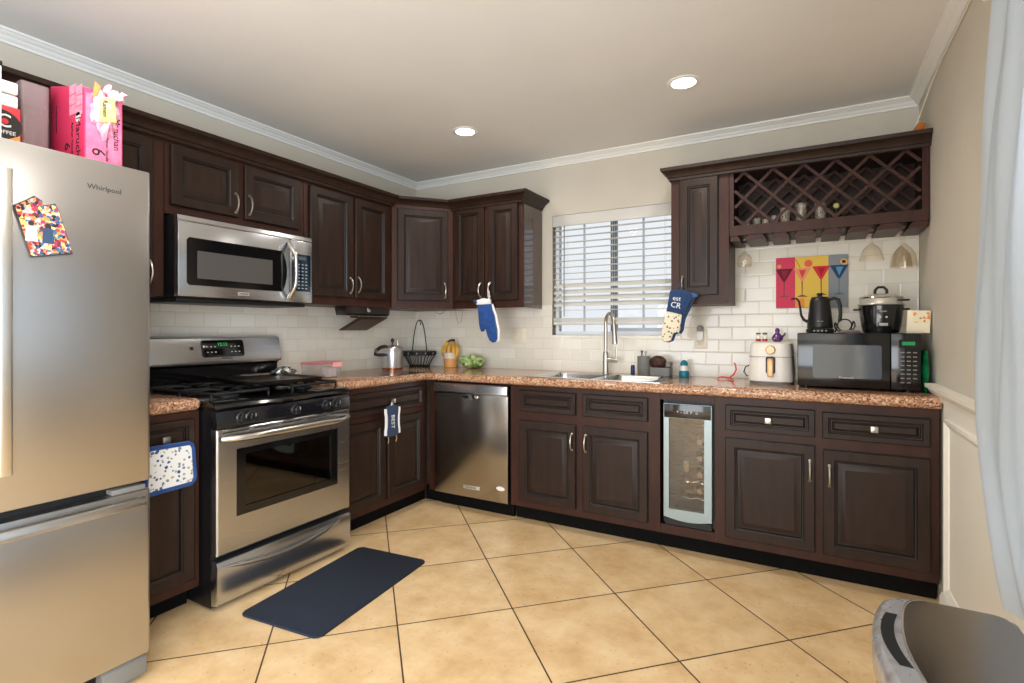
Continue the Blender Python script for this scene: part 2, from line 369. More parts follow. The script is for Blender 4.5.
MB().box(0.006, bw-0.006, 0.001, 0.053, 0.075, 0.097, 0.004).build('bottom_rail', BL, bl)
b = MB()
for x in (0.10, bw/2, bw-0.10):
    for y in (0.0015, 0.0525): b.tube([(x, y, 0.81), (x, y, 0.08)], 0.0011, 5)
b.build('ladder_cord', CORD, bl)
MB().tube([(0.098, -0.008, 0.80), (0.098, -0.011, 0.40), (0.098, -0.010, 0.135)], 0.004, 8).build('wand', mat('grey_wand', (120,124,128), 0.35), bl)

# recessed ceiling lights
LENS = mat('lit_lens', (255,250,240), 0.4, emit=(255,247,232), estr=14)
def downlight(x, y, label, on=True):
    t = thing('ceiling_light', label, 'ceiling light', (x, y, CZ), 0, None)
    MB().lathe([(0.058, -0.001), (0.060, -0.006), (0.072, -0.007), (0.080, -0.004), (0.082, -0.0005)], n=32, cap=(False, False)).build('trim_ring', TRIMW, t)
    MB().lathe([(0.0575, -0.0045), (0.03, -0.0035), (0.001, -0.003)], n=32, cap=(False, True)).build('lens', LENS, t)
    l = lamp('bulb', 'SPOT', (0, 0, -0.03), (0, 0, 0), 19, (1.0, 0.94, 0.86), spot_size=R(172), spot_blend=1.0, shadow_soft_size=0.05); l.parent = t
downlight(2.40, -0.80, 'lit round recessed light in the ceiling nearest the wine rack')
downlight(1.06, -0.80, 'lit round recessed light in the ceiling nearer the corner cabinet')
for x, y in ((2.4, -2.7), (1.06, -2.7)):  # two unseen lamps added overhead to brighten the room, without fixtures
    lamp('unseen_ceiling_fill', 'SPOT', (x, y, CZ-0.03), (0, 0, 0), 19, (1.0, 0.94, 0.86), spot_size=R(172), spot_blend=1.0, shadow_soft_size=0.05)

# ------------------------------------------------------------------ cabinets
DOOR_R = [(0, 0), (0, -0.015), (0.004, -0.019), (0.046, -0.019), (0.051, -0.014), (0.056, -0.013), (0.060, -0.006), (0.066, -0.006), (0.088, -0.016), (0.091, -0.016)]
DOOR_M = [0, 0, 0, 1, 0, 1, 1, 0, 0]
DRAW_R = [(0, 0), (0, -0.015), (0.004, -0.019), (0.026, -0.019), (0.030, -0.014), (0.034, -0.013), (0.037, -0.007), (0.041, -0.007), (0.052, -0.016), (0.054, -0.016)]
GAP_R = 0.004
def pull(parent, x, z, y, h=0.098, name='handle'):
    b = MB(); P = []
    for i in range(13):
        t = i/12; P.append((x, y-0.004-0.024*math.sin(math.pi*t)**0.7, z-h/2+h*t))
    b.tube(P, [0.0068 if i in (0, 12) else 0.0042+0.0014*abs(i-6)/6 for i in range(13)], 8)
    for zz in (z-h/2, z+h/2): b.lathe([(0.0075, y-0.0005), (0.0075, y-0.005), (0.004, y-0.007)], (x, 0, zz), 10, 'y')
    return b.build(name, NICKEL, parent)
def knob(parent, x, z, y):
    b = MB(); b.lathe([(0.006, y), (0.006, y-0.012)], (x, 0, z), 10, 'y'); b.box(x-0.015, x+0.015, y-0.026, y-0.012, z-0.015, z+0.015, 0.003)
    return b.build('knob', NICKEL, parent)
def door(parent, x0, x1, z0, z1, y, hx=None, hz=None, name='door'):
    b = MB(); b.panel(x0, x1, z0, z1, y, DOOR_R, DOOR_M)
    d = b.build(name, [WOOD, GLAZE_SHADE], parent)
    # gap shade round the door is painted on the face frame
    if hx is not None: pull(d, hx, hz, y-0.019)
    return d
def drawer(parent, x0, x1, z0, z1, y, kx=None, name='drawer'):
    b = MB(); b.panel(x0, x1, z0, z1, y, DRAW_R, DOOR_M); d = b.build(name, [WOOD, GLAZE_SHADE], parent)
    if kx is not None: knob(d, kx, (z0+z1)/2, y-0.016)
    return d
def frame(parent, w, z0, z1, y, openings, th=0.018, name='face_frame'):
    """face frame as one board with a dark line of glaze and painted gap shade round each opening"""
    b = MB(); b.box(0.001, w-0.001, y, y+th, z0, z1)
    b.m = 1  # shade of the door gaps put into colour, in the glaze tone
    for x0, x1, a0, a1 in openings:
        g = GAP_R
        for q in ((x0-g, x1+g, a0-g, a0), (x0-g, x1+g, a1, a1+g), (x0-g, x0, a0, a1), (x1, x1+g, a0, a1)):
            b.box(q[0], q[1], y-0.0006, y+0.001, q[2], q[3])
    return b.build(name, [FRAMEW, GLAZE_SHADE], parent)
def carcass(parent, w, z0, z1, d, m=None):
    return MB().box(0.001, w-0.001, -d, -0.0095, z0, z1).build('body', m or FRAMEW, parent)
def toe(parent, x0, x1, d=0.505):
    return MB().box(x0, x1, -d, -d+0.02, 0.0, 0.0995).build('toe_kick', TOE, parent)
L90 = R(90)
def base(label, loc, rz, w, doors, drawers, yf=-0.577, top=0.878, cat='cabinet', toe_x=None, open_front=False, group=None):
    t = thing('base_cabinet', label, cat, loc, rz, group)
    carcass(t, w, 0.10, top, -yf-0.0185)
    frame(t, w, 0.10, top, yf, [d[:4] for d in doors]+[d[:4] for d in drawers])
    for d in doors: door(t, *d[:4], yf-0.0002, *(d[4:] if len(d) > 4 else (None, None)))
    for d in drawers: drawer(t, *d[:4], yf-0.0002, *(d[4:] if len(d) > 4 else ()))
    tx = toe_x or (0.001, w-0.001); toe(t, *tx)
    return t

# base cabinets on the left wall: between fridge and range, then from the range to the corner
base('narrow dark brown base cabinet between the fridge and the range', (0, -2.550, 0), L90, 0.344, [(0.015, 0.316, 0.145, 0.665)], [(0.015, 0.316, 0.705, 0.845, 0.190)], yf=-0.60)
y0 = -1.428
bc = base('dark brown base cabinet between the range and the corner, wide drawer over two doors', (0, y0, 0), L90, 0.828,
     [(0.03, 0.405, 0.145, 0.665), (0.435, 0.79, 0.145, 0.665)], [(0.03, 0.79, 0.705, 0.845, 0.465)], toe_x=(0.001, 0.92))
MB().box(0.829, 0.845, -0.577, -0.55, 0.10, 0.878).build('corner_post', FRAMEW, bc)
b = MB()
for x in (0.836,): 
    for dy in (-0.5785, -0.5795): b.box(x-0.004, x+0.004, dy, dy+0.002, 0.105, 0.873)
b.build('corner_bead', WOOD, bc)
# back wall
cf = thing('corner_filler', 'reddish brown upright filler strip left of the dishwasher', 'cabinet filler', (0.579, 0, 0), 0)
b = MB(); b.box(0.019, 0.070, -0.577, -0.55, 0.10, 0.878); b.build('strip', FRAMEW, cf)
b = MB(); b.box(0.036, 0.044, -0.584, -0.5775, 0.105, 0.873, 0.002).box(0.052, 0.060, -0.584, -0.5775, 0.105, 0.873, 0.002); b.build('bead', FRAMEW, cf)
MB().box(-0.07, 0.070, -0.505, -0.48, 0.0, 0.0995).build('toe_kick', TOE, cf)

sx = 1.266
sc = thing('sink_cabinet', 'dark brown sink base cabinet with two false drawer fronts and two doors', 'cabinet', (sx, 0, 0), 0)
w = 2.228-sx; yf = -0.577
b = MB()
for q in ((0.001, 0.019, -0.558, -0.0095, 0.10, 0.878), (w-0.019, w-0.001, -0.558, -0.0095, 0.10, 0.878), (0.02, w-0.02, -0.558, -0.0095, 0.10, 0.118), (0.02, w-0.02, -0.03, -0.0095, 0.119, 0.70)): b.box(*q)
b.build('body', FRAMEW, sc)
dd = [(1.336-sx, 1.723-sx, 0.145, 0.655), (1.768-sx, 2.161-sx, 0.145, 0.655)]; rr = [(1.336-sx, 1.723-sx, 0.715, 0.850), (1.768-sx, 2.161-sx, 0.715, 0.850)]
frame(sc, w, 0.10, 0.878, yf, dd+rr)
door(sc, *dd[0], yf-0.0002, dd[0][1]-0.022, 0.555); door(sc, *dd[1], yf-0.0002, dd[1][0]+0.022, 0.555)
for q in rr: drawer(sc, *q, yf-0.0002, name='false_front')
toe(sc, 0.001, w-0.001)

rx = 2.516; w = RW-0.010-rx
rc = thing('base_cabinet', 'dark brown base cabinet under the black countertop microwave, two drawers over two doors', 'cabinet', (rx, 0, 0), 0)
carcass(rc, w, 0.10, 0.878, 0.5585)
dd = [(2.570-rx, 2.981-rx, 0.145, 0.668), (3.015-rx, 3.428-rx, 0.145, 0.655)]; rr = [(2.570-rx, 2.981-rx, 0.708, 0.842), (3.010-rx, 3.428-rx, 0.708, 0.836)]
frame(rc, w, 0.10, 0.878, yf, dd+rr)
door(rc, *dd[0], yf-0.0002, dd[0][1]-0.022, 0.545); door(rc, *dd[1], yf-0.0002, dd[1][0]+0.026, 0.530)
drawer(rc, *rr[0], yf-0.0002, sum(rr[0][:2])/2); drawer(rc, *rr[1], yf-0.0002, sum(rr[1][:2])/2)
toe(rc, -0.287, w-0.001)
# frame pieces above and below the wine cooler
MB().box(-0.287, -0.0005, -0.577, -0.559, 0.845, 0.878).build('top_rail', FRAMEW, rc)
MB().box(-0.287, -0.0005, -0.577, -0.559, 0.100, 0.150).build('bottom_rail', FRAMEW, rc)

# wall cabinets
def upper(label, loc, rz, x0, w, z0, z1, doors, d=0.31, group=None, side=None):
    t = thing('wall_cabinet', label, 'cabinet', loc, rz, group)
    carcass(t, w, z0, z1, d-0.0185, side); frame(t, w, z0, z1, -d, [q[:4] for q in doors])
    for q in doors: door(t, *q[:4], -d-0.0002, *q[4:])
    return t
UB, UT, DL = 1.393, 2.150, 0.311
upper('dark brown cabinet high over the fridge behind the boxes', (0, -3.47, 0), L90, 0, 0.908, 1.84, UT, [(0.03, 0.44, 1.87, 2.118, 0.42, 1.93), (0.465, 0.878, 1.87, 2.118, 0.485, 1.93)], DL)
upper('tall narrow wall cabinet between the fridge and the steel microwave', (0, -2.556, 0), L90, 0, 0.351, UB, UT, [(0.03, 0.298, 1.45, 2.115, 0.280, 1.50)], DL)
upper('short wall cabinet with two doors over the steel microwave', (0, -2.203, 0), L90, 0, 0.783, 1.786, UT, [(0.025, 0.363, 1.829, 2.117, 0.342, 1.900), (0.399, 0.744, 1.827, 2.117, 0.42, 1.905)], DL)
upper('two-door wall cabinet right of the steel microwave', (0, -1.418, 0), L90, 0, 0.762, UB, UT, [(0.038, 0.371, 1.445, 2.115, 0.350, 1.525), (0.402, 0.718, 1.445, 2.115, 0.422, 1.535)], DL)
upper('two-door wall cabinet left of the window', (0.608, 0, 0), 0, 0, 0.605, UB, UT, [(0.031, 0.289, 1.45, 2.140, 0.262, 1.525), (0.321, 0.569, 1.447, 2.138, 0.345, 1.525)], DL, side=SIDEW)
# diagonal corner cabinet
cc = thing('corner_wall_cabinet', 'greyer lit single-door wall cabinet set diagonally in the corner', 'cabinet', (0, 0, 0), 0)
A = Vector((0.3115, -0.6545)); B = Vector((0.6065, -0.3125)); fd = (B-A).normalized(); nn = Vector((fd.y, -fd.x)); fw = (B-A).length
b = MB(); b.prism([(0.0095, -0.0095), (0.0095, -0.6545), (A.x, A.y), (B.x, B.y), (0.6065, -0.0095)], UB, UT); b.build('body', FRAMEW, cc)
ang = math.atan2(fd.y, fd.x)
hold = Matrix.Translation((A.x, A.y, 0)) @ Matrix.Rotation(ang, 4, 'Z')
def at_corner(o): o.location = (A.x, A.y, 0); o.rotation_euler = (0, 0, ang)
o = frame(cc, fw, UB, UT, -0.0185, [(0.04, fw-0.04, 1.45, 2.118)]); at_corner(o)
o = door(cc, 0.04, fw-0.04, 1.45, 2.118, -0.0188, fw-0.064, 1.525); at_corner(o)
# cornice
def cornice_prof(): return [(0.0, 2.128), (0.006, 2.128), (0.008, 2.142), (0.016, 2.146), (0.022, 2.158), (0.040, 2.174), (0.058, 2.182), (0.062, 2.200), (0.0, 2.200)]
def sweep2(b, path, prof, side=1):
    """prof (out, z) swept along a plan path, out to the right hand side"""
    P = [Vector(p) for p in path]; N = len(P); L = []
    for i, p in enumerate(P):
        d0 = (P[i]-P[i-1]).normalized() if i else (P[1]-P[0]).normalized(); d1 = (P[i+1]-P[i]).normalized() if i < N-1 else d0
        n0 = Vector((d0.y, -d0.x)); n1 = Vector((d1.y, -d1.x)); m = (n0+n1).normalized(); k = 1/max(m.dot(n0), 0.2)
        L.append([(p.x+m.x*k*o*side, p.y+m.y*k*o*side, z) for o, z in prof])
    b.loft(L)
off = nn*0.0195
cn = thing('cabinet_cornice', 'long dark brown cornice over the cabinets left of the window', 'cornice', (0, 0, 0), 0)
b = MB(); sweep2(b, [(DL+.0004+.020, -3.47), (DL+.0204, -0.640), (0.598, -DL-.0204), (1.2135, -DL-.0204), (1.2135, -0.010)], cornice_prof()); b.build('moulding', WOOD, cn)
cn2 = thing('cabinet_cornice', 'short dark brown cornice on top of the wine rack and the cabinet beside it', 'cornice', (0, 0, 0), 0)
b = MB(); sweep2(b, [(2.2265, -0.010), (2.2265, -DL-.0204), (3.4715, -DL-.0204)], [(o*.80, z) for o, z in cornice_prof()]); b.build('moulding', WOOD, cn2)

upper('narrow single-door wall cabinet right of the window', (2.228, 0, 0), 0, 0, 0.327, 1.385, UT, [(0.053, 0.270, 1.437, 2.130, 0.072, 1.50)], DL)
# wine rack cabinet
kx, kw = 2.556, 3.470-2.556
wr = thing('wine_rack_cabinet', 'open wine rack cabinet with diagonal lattice and slots for stemware', 'wine rack', (kx, 0, 0), 0)
KZ = 1.772
b = MB()
for q in ((0.001, 0.017, -0.292, -0.0095, KZ+.018, UT), (kw-0.017, kw-0.001, -0.292, -0.0095, KZ+.018, UT), (0.001, kw-0.001, -0.292, -0.0095, UT-0.017, UT), (0.001, kw-0.001, -0.292, -0.0095, KZ+.030, KZ+.048), (0.018, kw-0.018, -0.024, -0.0095, KZ+.049, UT-0.018)): b.box(*q)
b.build('body', WOOD, wr)
ox0, ox1, oz0, oz1 = 0.024, 0.884, 1.828, 2.130
b = MB()
for q in ((0.001, ox0, -DL, -0.293, KZ, UT), (ox1, kw-0.001, -DL, -0.293, KZ, UT), (ox0, ox1, -DL, -0.293, oz1, UT), (ox0, ox1, -DL, -0.293, KZ, oz0)): b.box(*q)
b.build('face_frame', FRAMEW, wr)
def clip_line(p, d, x0, x1, z0, z1):
    t0, t1 = -9, 9
    for i, (a, c) in enumerate(((x0, x1), (z0, z1))):
        ta, tb = (a-p[i])/d[i], (c-p[i])/d[i]
        t0, t1 = max(t0, min(ta, tb)), min(t1, max(ta, tb))
    return t0, t1
def lattice(y, yt):
    b = MB(); pit = 0.1485; xs = [2.632-kx + pit*(i-4) for i in range(0, 13)]
    for sgn in (1, -1):
        for xn in xs:
            p = (xn, oz1); d = (1/math.sqrt(2), -sgn/math.sqrt(2))
            t0, t1 = clip_line(p, d, ox0+.004, ox1-.004, oz0+.001, oz1-.001)
            if t1-t0 < 0.03: continue
            a = (p[0]+d[0]*t0, p[1]+d[1]*t0); c = (p[0]+d[0]*t1, p[1]+d[1]*t1); nx, nz = -d[1]*0.0078, d[0]*0.0078
            ys, ye = (y, y+yt) if sgn > 0 else (y+yt*.9, y+yt*1.9)
            b.prism([(a[0]-nx, a[1]-nz), (c[0]-nx, c[1]-nz), (c[0]+nx, c[1]+nz), (a[0]+nx, a[1]+nz)], ys, ye, 'y')
    return b
lattice(-0.306, 0.007).build('lattice', FRAMEW, wr)
lattice(-0.075, 0.007).build('lattice', FRAMEW, wr)
slots = [2.627, 2.757, 2.874, 3.001, 3.117, 3.242, 3.375]
edges = [2.562]+slots+[3.462]
b = MB()
for i in range(len(edges)-1):
    l = edges[i]-kx + (0.0 if i == 0 else 0.014); r = edges[i+1]-kx - (0.0 if i == len(edges)-2 else 0.014)
    lw = l - (0 if i == 0 else -0.016); rw = r + (0 if i == len(edges)-2 else -0.016)
    b.prism([(lw, KZ-.001), (l, KZ-.020), (l, KZ-.030), (r, KZ-.030), (r, KZ-.020), (rw, KZ-.001)], -0.308, -0.03, 'y')
b.build('stemware_rail', FRAMEW, wr)
MB().box(0.002, kw-0.002, -0.309, -0.0095, KZ, KZ+.008).build('stemware_deck', FRAMEW, wr)

# ------------------------------------------------------------------ worktops
CT = 0.934; CB = 0.880
def nose(front, back=0.0):
    pr = []
    r = (CT-CB)/2; zc = (CT+CB)/2
    for i in range(9):
        a = -90+180*i/8; pr.append((front - r + r*math.cos(R(a)), zc + r*math.sin(R(a))))
    return pr
r0 = (CT-CB)/2
SX0, SX1, SY0, SY1 = 1.385, 2.206, -0.548, -0.115
b = MB()
E_ = 0.612
# top and bottom built as slabs round the sink cut-out, nosing swept along the front
for q in ((0.0085, E_-r0, -1.424, -E_+r0), (0.0085, SX0, -E_+r0, -0.0085), (SX1, RW-0.009, -E_+r0, -0.0085), (SX0, SX1, -E_+r0, SY0), (SX0, SX1, SY1, -0.0085)):
    b.box(q[0], q[1], q[2], q[3], CB, CT)
def nose_loop(x, y, ox, oy): return [(x+ox*r0*math.cos(R(a)), y+oy*r0*math.cos(R(a)), (CT+CB)/2+r0*math.sin(R(a))) for a in [-90+22.5*i for i in range(9)]]
b.loft([nose_loop(E_-r0, -1.424, 1, 0), nose_loop(E_-r0, -E_+r0, 1, -1), nose_loop(RW-0.009, -E_+r0, 0, -1)])
o = b.build('worktop', GRANITE); tag(o, 'brown speckled granite worktop running from the range round the corner to the right wall', 'countertop')
b = MB(); b.box(0.0085, 0.625-r0, -2.550, -2.23, CB, CT)
xx = 0.625-r0
b.loft([nose_loop(xx, -2.550, 1, 0), nose_loop(xx, -2.23, 1, 0)])
b.loft([nose_loop(xx, -2.23, 1, 0)]+[[(xx+r0*math.cos(R(t))*math.cos(R(a)), -2.23+r0*math.sin(R(t))*math.cos(R(a)), (CT+CB)/2+r0*math.sin(R(a))) for a in [-90+22.5*i for i in range(9)]] for t in (30, 60, 90)]+[nose_loop(0.0085, -2.23, 0, 1)])
o = b.build('worktop', GRANITE); tag(o, 'short piece of granite worktop between the fridge and the range', 'countertop')

# ------------------------------------------------------------------ refrigerator
fr = thing('refrigerator', 'large stainless steel fridge at the left edge, bottom freezer drawer', 'fridge', (0.0, -3.471, 0), L90)
FX = -0.908
b = MB(); b.box(0.004, 0.912, -0.80, -0.015, 0.03, 1.780, 0.006); b.build('body', GREYM, fr)
def fdoor(x0, x1, z0, z1, name):
    b = MB(); b.prism(rrect(x0, x1, FX, -0.806, 0.012, 4), z0, z1, 'z', 0.004, 2); return b.build(name, FRIDGE, fr)
dR = fdoor(0.4585, 0.918, 0.700, 1.794, 'door'); dL = fdoor(0.0, 0.4555, 0.700, 1.794, 'door')
dF = fdoor(0.0, 0.918, 0.088, 0.668, 'freezer_drawer')
MB().box(0.01, 0.906, -0.860, -0.801, 0.664, 0.704).build('seam_gasket', BLACKM, fr)
b = MB(); b.box(0.80, 0.905, -0.90, -0.81, 0.6685, 0.6875, 0.004); b.build('hinge', GREYP, fr)
def flatbar(pts, w, th):
    b = MB(); return b
for d, xc in ((dR, 0.512), (dL, 0.402)):
    b = MB(); b.prism(rrect(xc-0.017, xc+0.017, FX-0.052, FX-0.034, 0.007, 3), 0.813, 1.698, 'z', 0.003)
    for z in (0.86, 1.65): b.box(xc-0.009, xc+0.009, FX-0.036, FX+0.002, z-0.02, z+0.02, 0.003)
    b.build('handle', mat('handle_steel', (214,210,202), 0.32, 1.0), d)
b = MB()
hp = [(FX-0.030, 0.655), (FX-0.040, 0.652), (FX-0.047, 0.638), (FX-0.047, 0.624), (FX-0.036, 0.618), (FX-0.030, 0.622)]
b.prism(hp, 0.045, 0.883, 'x', 0.002)
for x in (0.10, 0.828): b.box(x-0.02, x+0.02, FX-0.032, FX+0.002, 0.628, 0.648, 0.002)
b.build('handle', mat('handle_bright_steel', (222,220,216), 0.25, 1.0), dF)
b = MB(); b.box(0.05, 0.79, -0.86, -0.805, 0.012, 0.078, 0.004); b.build('grille', BLACKM, fr)
b = MB(); b.prism([(-0.905, 0.020), (-0.905, 0.070), (-0.89, 0.083), (-0.81, 0.083), (-0.81, 0.020)], 0.77, 0.908, 'x', 0.006); b.prism([(-0.88, 0.0), (-0.88, 0.021), (-0.82, 0.021), (-0.82, 0.0)], 0.80, 0.89, 'x'); b.build('foot', GREYP, fr)
LOGO = mat('logo_grey', (92,94,100), 0.35, 0.8)
text('logo', 'Whirlpool', 0.0235, LOGO, dR, (0.776, FX-0.0004, 1.703))

# ------------------------------------------------------------------ gas range
rg = thing('gas_range', 'stainless steel gas range with black cooktop and oven window', 'stove', (0.0, -2.2025, 0), L90)
RWd = 0.768
b = MB(); b.box(0.004, RWd-0.004, -0.672, -0.012, 0.012, 0.885); b.build('body', BLACKP, rg)
MB().box(0.03, RWd-0.03, -0.66, -0.60, 0.0, 0.011).build('foot', BLACKM, rg)
RST = steel('range_steel', (192,194,198), 0.26, 'x')
b = MB(); pr = [(-0.02, 0.886), (-0.02, 0.916), (-0.66, 0.916), (-0.690, 0.912), (-0.712, 0.902), (-0.718, 0.890), (-0.712, 0.882), (-0.68, 0.880)]
b.prism(pr, 0.001, RWd-0.001, 'x', 0.003); b.build('cooktop', mat('black_enamel', (12,12,14), 0.16, coat=0.5), rg)
cp = MB(); cp.prism([(-0.673, 0.800), (-0.718, 0.800), (-0.722, 0.812), (-0.712, 0.874), (-0.70, 0.879), (-0.673, 0.879)], 0.003, RWd-0.003, 'x', 0.003)
cpo = cp.build('control_panel', mat('panel_black', (16,18,24), 0.18, coat=0.4), rg)
PRINT = mat('pale_print', (190,190,186), 0.6)
for kx_ in (0.112, 0.160, 0.400, 0.588, 0.655):
    b = MB(); b.lathe([(0.026, -0.717), (0.025, -0.728), (0.019, -0.732), (0.018, -0.750), (0.015, -0.754)], (kx_, 0, 0.838), 20, 'y')
    b.box(kx_-0.0035, kx_+0.0035, -0.762, -0.735, 0.820, 0.856, 0.002)
    k_ = b.build('knob', BLACKP, rg)
    b = MB()
    b.box(kx_-0.0008, kx_+0.0008, -0.7635, -0.762, 0.840, 0.855)
    b.build('marking', PRINT, k_)
# oven door
b = MB(); DX0, DX1 = 0.004, RWd-0.004; wx0, wx1, wz0, wz1 = 0.094, 0.676, 0.398, 0.700
fr_ = [(0, 0), (0, -0.040), (0.008, -0.046), None]
def slab_hole(b, x0, x1, z0, z1, yb, yf, hx0, hx1, hz0, hz1, bev=0.006):
    o = [(x0, z0), (x1, z0), (x1, z1), (x0, z1)]; oi = [(x0+bev, z0+bev), (x1-bev, z0+bev), (x1-bev, z1-bev), (x0+bev, z1-bev)]
    h = [(hx0, hz0), (hx1, hz0), (hx1, hz1), (hx0, hz1)]
    g = lambda P, y: [(p[0], y, p[1]) for p in P]
    b.loft([g(o, yb), g(o, yf+bev), g(oi, yf), g(h, yf), g(h, yb)], True, (False, False), ring=True)
slab_hole(b, DX0, DX1, 0.245, 0.797, -0.673, -0.720, wx0, wx1, wz0, wz1)
od = b.build('oven_door', RST, rg)
b = MB(); slab_hole(b, wx0+.001, wx1-.001, wz0+.001, wz1-.001, -0.690, -0.7185, wx0+0.045, wx1-0.045, wz0+0.035, wz1-0.030, 0.002); b.build('window_frame', BLACKG, od)
MB().box(wx0+0.046, wx1-0.046, -0.712, -0.708, wz0+0.036, wz1-0.031).build('window_glass', DARKGLASS, od)
OV = mat('oven_cavity', (58,50,42), 0.5, col2=(110,92,62), nscale=9, lo=.4, hi=.7)
MB().box(wx0+0.002, wx1-0.002, -0.6885, -0.676, wz0+0.002, wz1-0.002).build('oven_cavity', OV, od)
b = MB()
for z in (0.50, 0.60):
    b.tube([(wx0+0.05, -0.6945, z), (wx1-0.05, -0.6945, z)], 0.002, 6)
b.build('oven_shelf', CHROME, od)
b = MB()
for x0, x1 in ((0.03, 0.155), (0.18, 0.30), (0.33, 0.45), (0.48, 0.60), (0.63, 0.74)): b.box(x0, x1, -0.7210, -0.7195, 0.778, 0.783)
b.build('vent_slot', BLACKM, od)
b = MB(); P = []
for i in range(17):
    t = i/16; P.append((0.022+t*(RWd-0.044), -0.724-0.050*min(1, math.sin(math.pi*t)*2.2)**0.8, 0.755))
b.tube(P, [0.013]+[0.0165]*15+[0.013], 12, flat=1.0); b.build('handle', mat('handle_satin_steel', (206,204,200), 0.24, 1.0), od)
b = MB(); b.prism([(-0.674, 0.022), (-0.706, 0.026), (-0.722, 0.060), (-0.724, 0.196), (-0.716, 0.216), (-0.700, 0.222), (-0.674, 0.222)], 0.004, RWd-0.004, 'x', 0.003)
dw_ = b.build('storage_drawer', RST, rg)
b = MB(); P = []
for i in range(21):
    t = i/20; s_ = math.sin(math.pi*t); P.append((0.025+t*(RWd-0.10), -0.722-0.028*s_, 0.196-0.030*s_))
b.tube(P, [0.003+0.012*min(1, 2.2*math.sin(math.pi*i/20)) for i in range(21)], 10, flat=0.75); b.build('handle', bpy.data.materials['handle_satin_steel'], dw_)
# backguard
b = MB(); b.prism([(-0.012, 0.887), (-0.012, 1.10), (-0.06, 1.10), (-0.125, 1.062), (-0.125, 1.048), (-0.105, 1.035), (-0.10, 0.917), (-0.10, 0.887)], 0.014, RWd-0.012, 'x', 0.002); b.build('backguard_base', bpy.data.materials['black_enamel'], rg)
b = MB(); pts = [(-0.020, 1.05), (-0.020, 1.19), (-0.05, 1.203), (-0.105, 1.199), (-0.122, 1.188), (-0.150, 1.066), (-0.146, 1.050), (-0.126, 1.0485)]
b.prism(pts, 0.010, RWd-0.008, 'x', 0.010, 4); bg = b.build('backguard', RST, rg)
# display on the sloped face of the backguard
sl = math.atan2(0.150-0.122, 1.188-1.066); hold2 = bpy.data.objects.new('clock_panel', None)
bpy.data.objects.remove(hold2)
def on_guard(x, z): 
    t = (z-1.066)/(1.188-1.066); return (x, -(0.150-0.028*t)-0.0005, z)
b = MB(); b.prism(rrect(-0.121, 0.121, -0.047, 0.047, 0.014, 4), -0.002, 0.003, 'y', 0.001)
cpn = b.build('clock_panel', BLACKG, bg); cpn.location = on_guard(0.396, 1.132); cpn.rotation_euler = (-sl, 0, 0)
text('clock_digits', '12:12', 0.026, DIGIT, cpn, (-0.004, -0.0028, 0.022))
for sx_ in (-1, 1):
    for i in range(3):
        for j in range(2): MB().box(sx_*0.068+(i-1)*0.022-0.005, sx_*0.068+(i-1)*0.022+0.005, -0.0028, -0.0018, 0.008-j*0.030, 0.013-j*0.030).build('button', PRINT, cpn)
b = MB(); b.box(-0.009, 0.009, -0.004, 0.002, -0.009, 0.009, 0.002); o = b.build('light_switch', BLACKP, bg); o.location = on_guard(0.224, 1.136); o.rotation_euler = (-sl, 0, 0)
o = text('logo', 'FRIGIDAIRE', 0.012, LOGO, bg, on_guard(0.410, 1.079), (R(90)-sl, 0, 0)); o.location.y -= 0.001
# burners and grates
for i, (x, y, r) in enumerate(((0.17, -0.52, 0.045), (0.17, -0.23, 0.036), (0.60, -0.52, 0.045), (0.60, -0.23, 0.036), (0.385, -0.375, 0.03))):
    b = MB(); b.lathe([(r+0.014, 0.9165), (r+0.012, 0.924), (r, 0.926), (r-0.004, 0.936), (r-0.012, 0.938)], (x, y, 0), 24)
    b.build('burner', IRON, rg)
def grate(x0, x1, y0, y1):
    b = MB(); z = 0.946; r = 0.0065
    b.tube([(x, y, z) for x, y in rrect(x0, x1, y0, y1, 0.03, 4)], r, 8, True)
    ym = (y0+y1)/2; b.tube([(x0, ym, z), (x1, ym, z)], r, 8)
    for yc in ((y0+ym)/2, (y1+ym)/2):
        xc = (x0+x1)/2; hh = (y1-y0)/4
        for dx, dy in ((1, 0), (-1, 0), (0, 1), (0, -1)):
            ex = (x1-x0)/2 if dx else hh
            P = []
            for i in range(7):
                t = i/6; q = 0.030+(ex-0.030)*t
                P.append((xc+dx*q, yc+dy*q, z+0.009*math.sin(math.pi*min(1, t*1.0))))
            b.tube(P, r, 8)
    for x in (x0, x1):
        for y in (y0+.02, ym, y1-.02): b.tube([(x, y, z), (x, y, 0.9165)], r*.9, 8)
    return b.build('grate', IRON, rg)
grate(0.03, 0.315, -0.655, -0.115); grate(0.453, 0.738, -0.655, -0.115)
PAN = mat('griddle_dark', (44,40,38), 0.32, 0.6, col2=(66,56,48), nscale=6)
b = MB(); b.prism(rrect(-0.25, 0.25, -0.185, 0.185, 0.03, 5), 0, 0.006, 'z')
L = []
for ins, z in ((0, 0.0), (-0.012, 0.018), (-0.018, 0.019), (-0.016, 0.015), (-0.004, 0.0065), (0.01, 0.0062)):
    L.append([(x, y, z) for x, y in rrect(-0.25+ins, 0.25-ins, -0.185+ins, 0.185-ins, 0.035, 5)])
b.loft(L, True, (False, False))
o = b.build('baking_tray', PAN, None, (0.37, -1.715, 0.9605), R(-8)); tag(o, 'dark baking tray lying across the right burners of the range', 'tray')
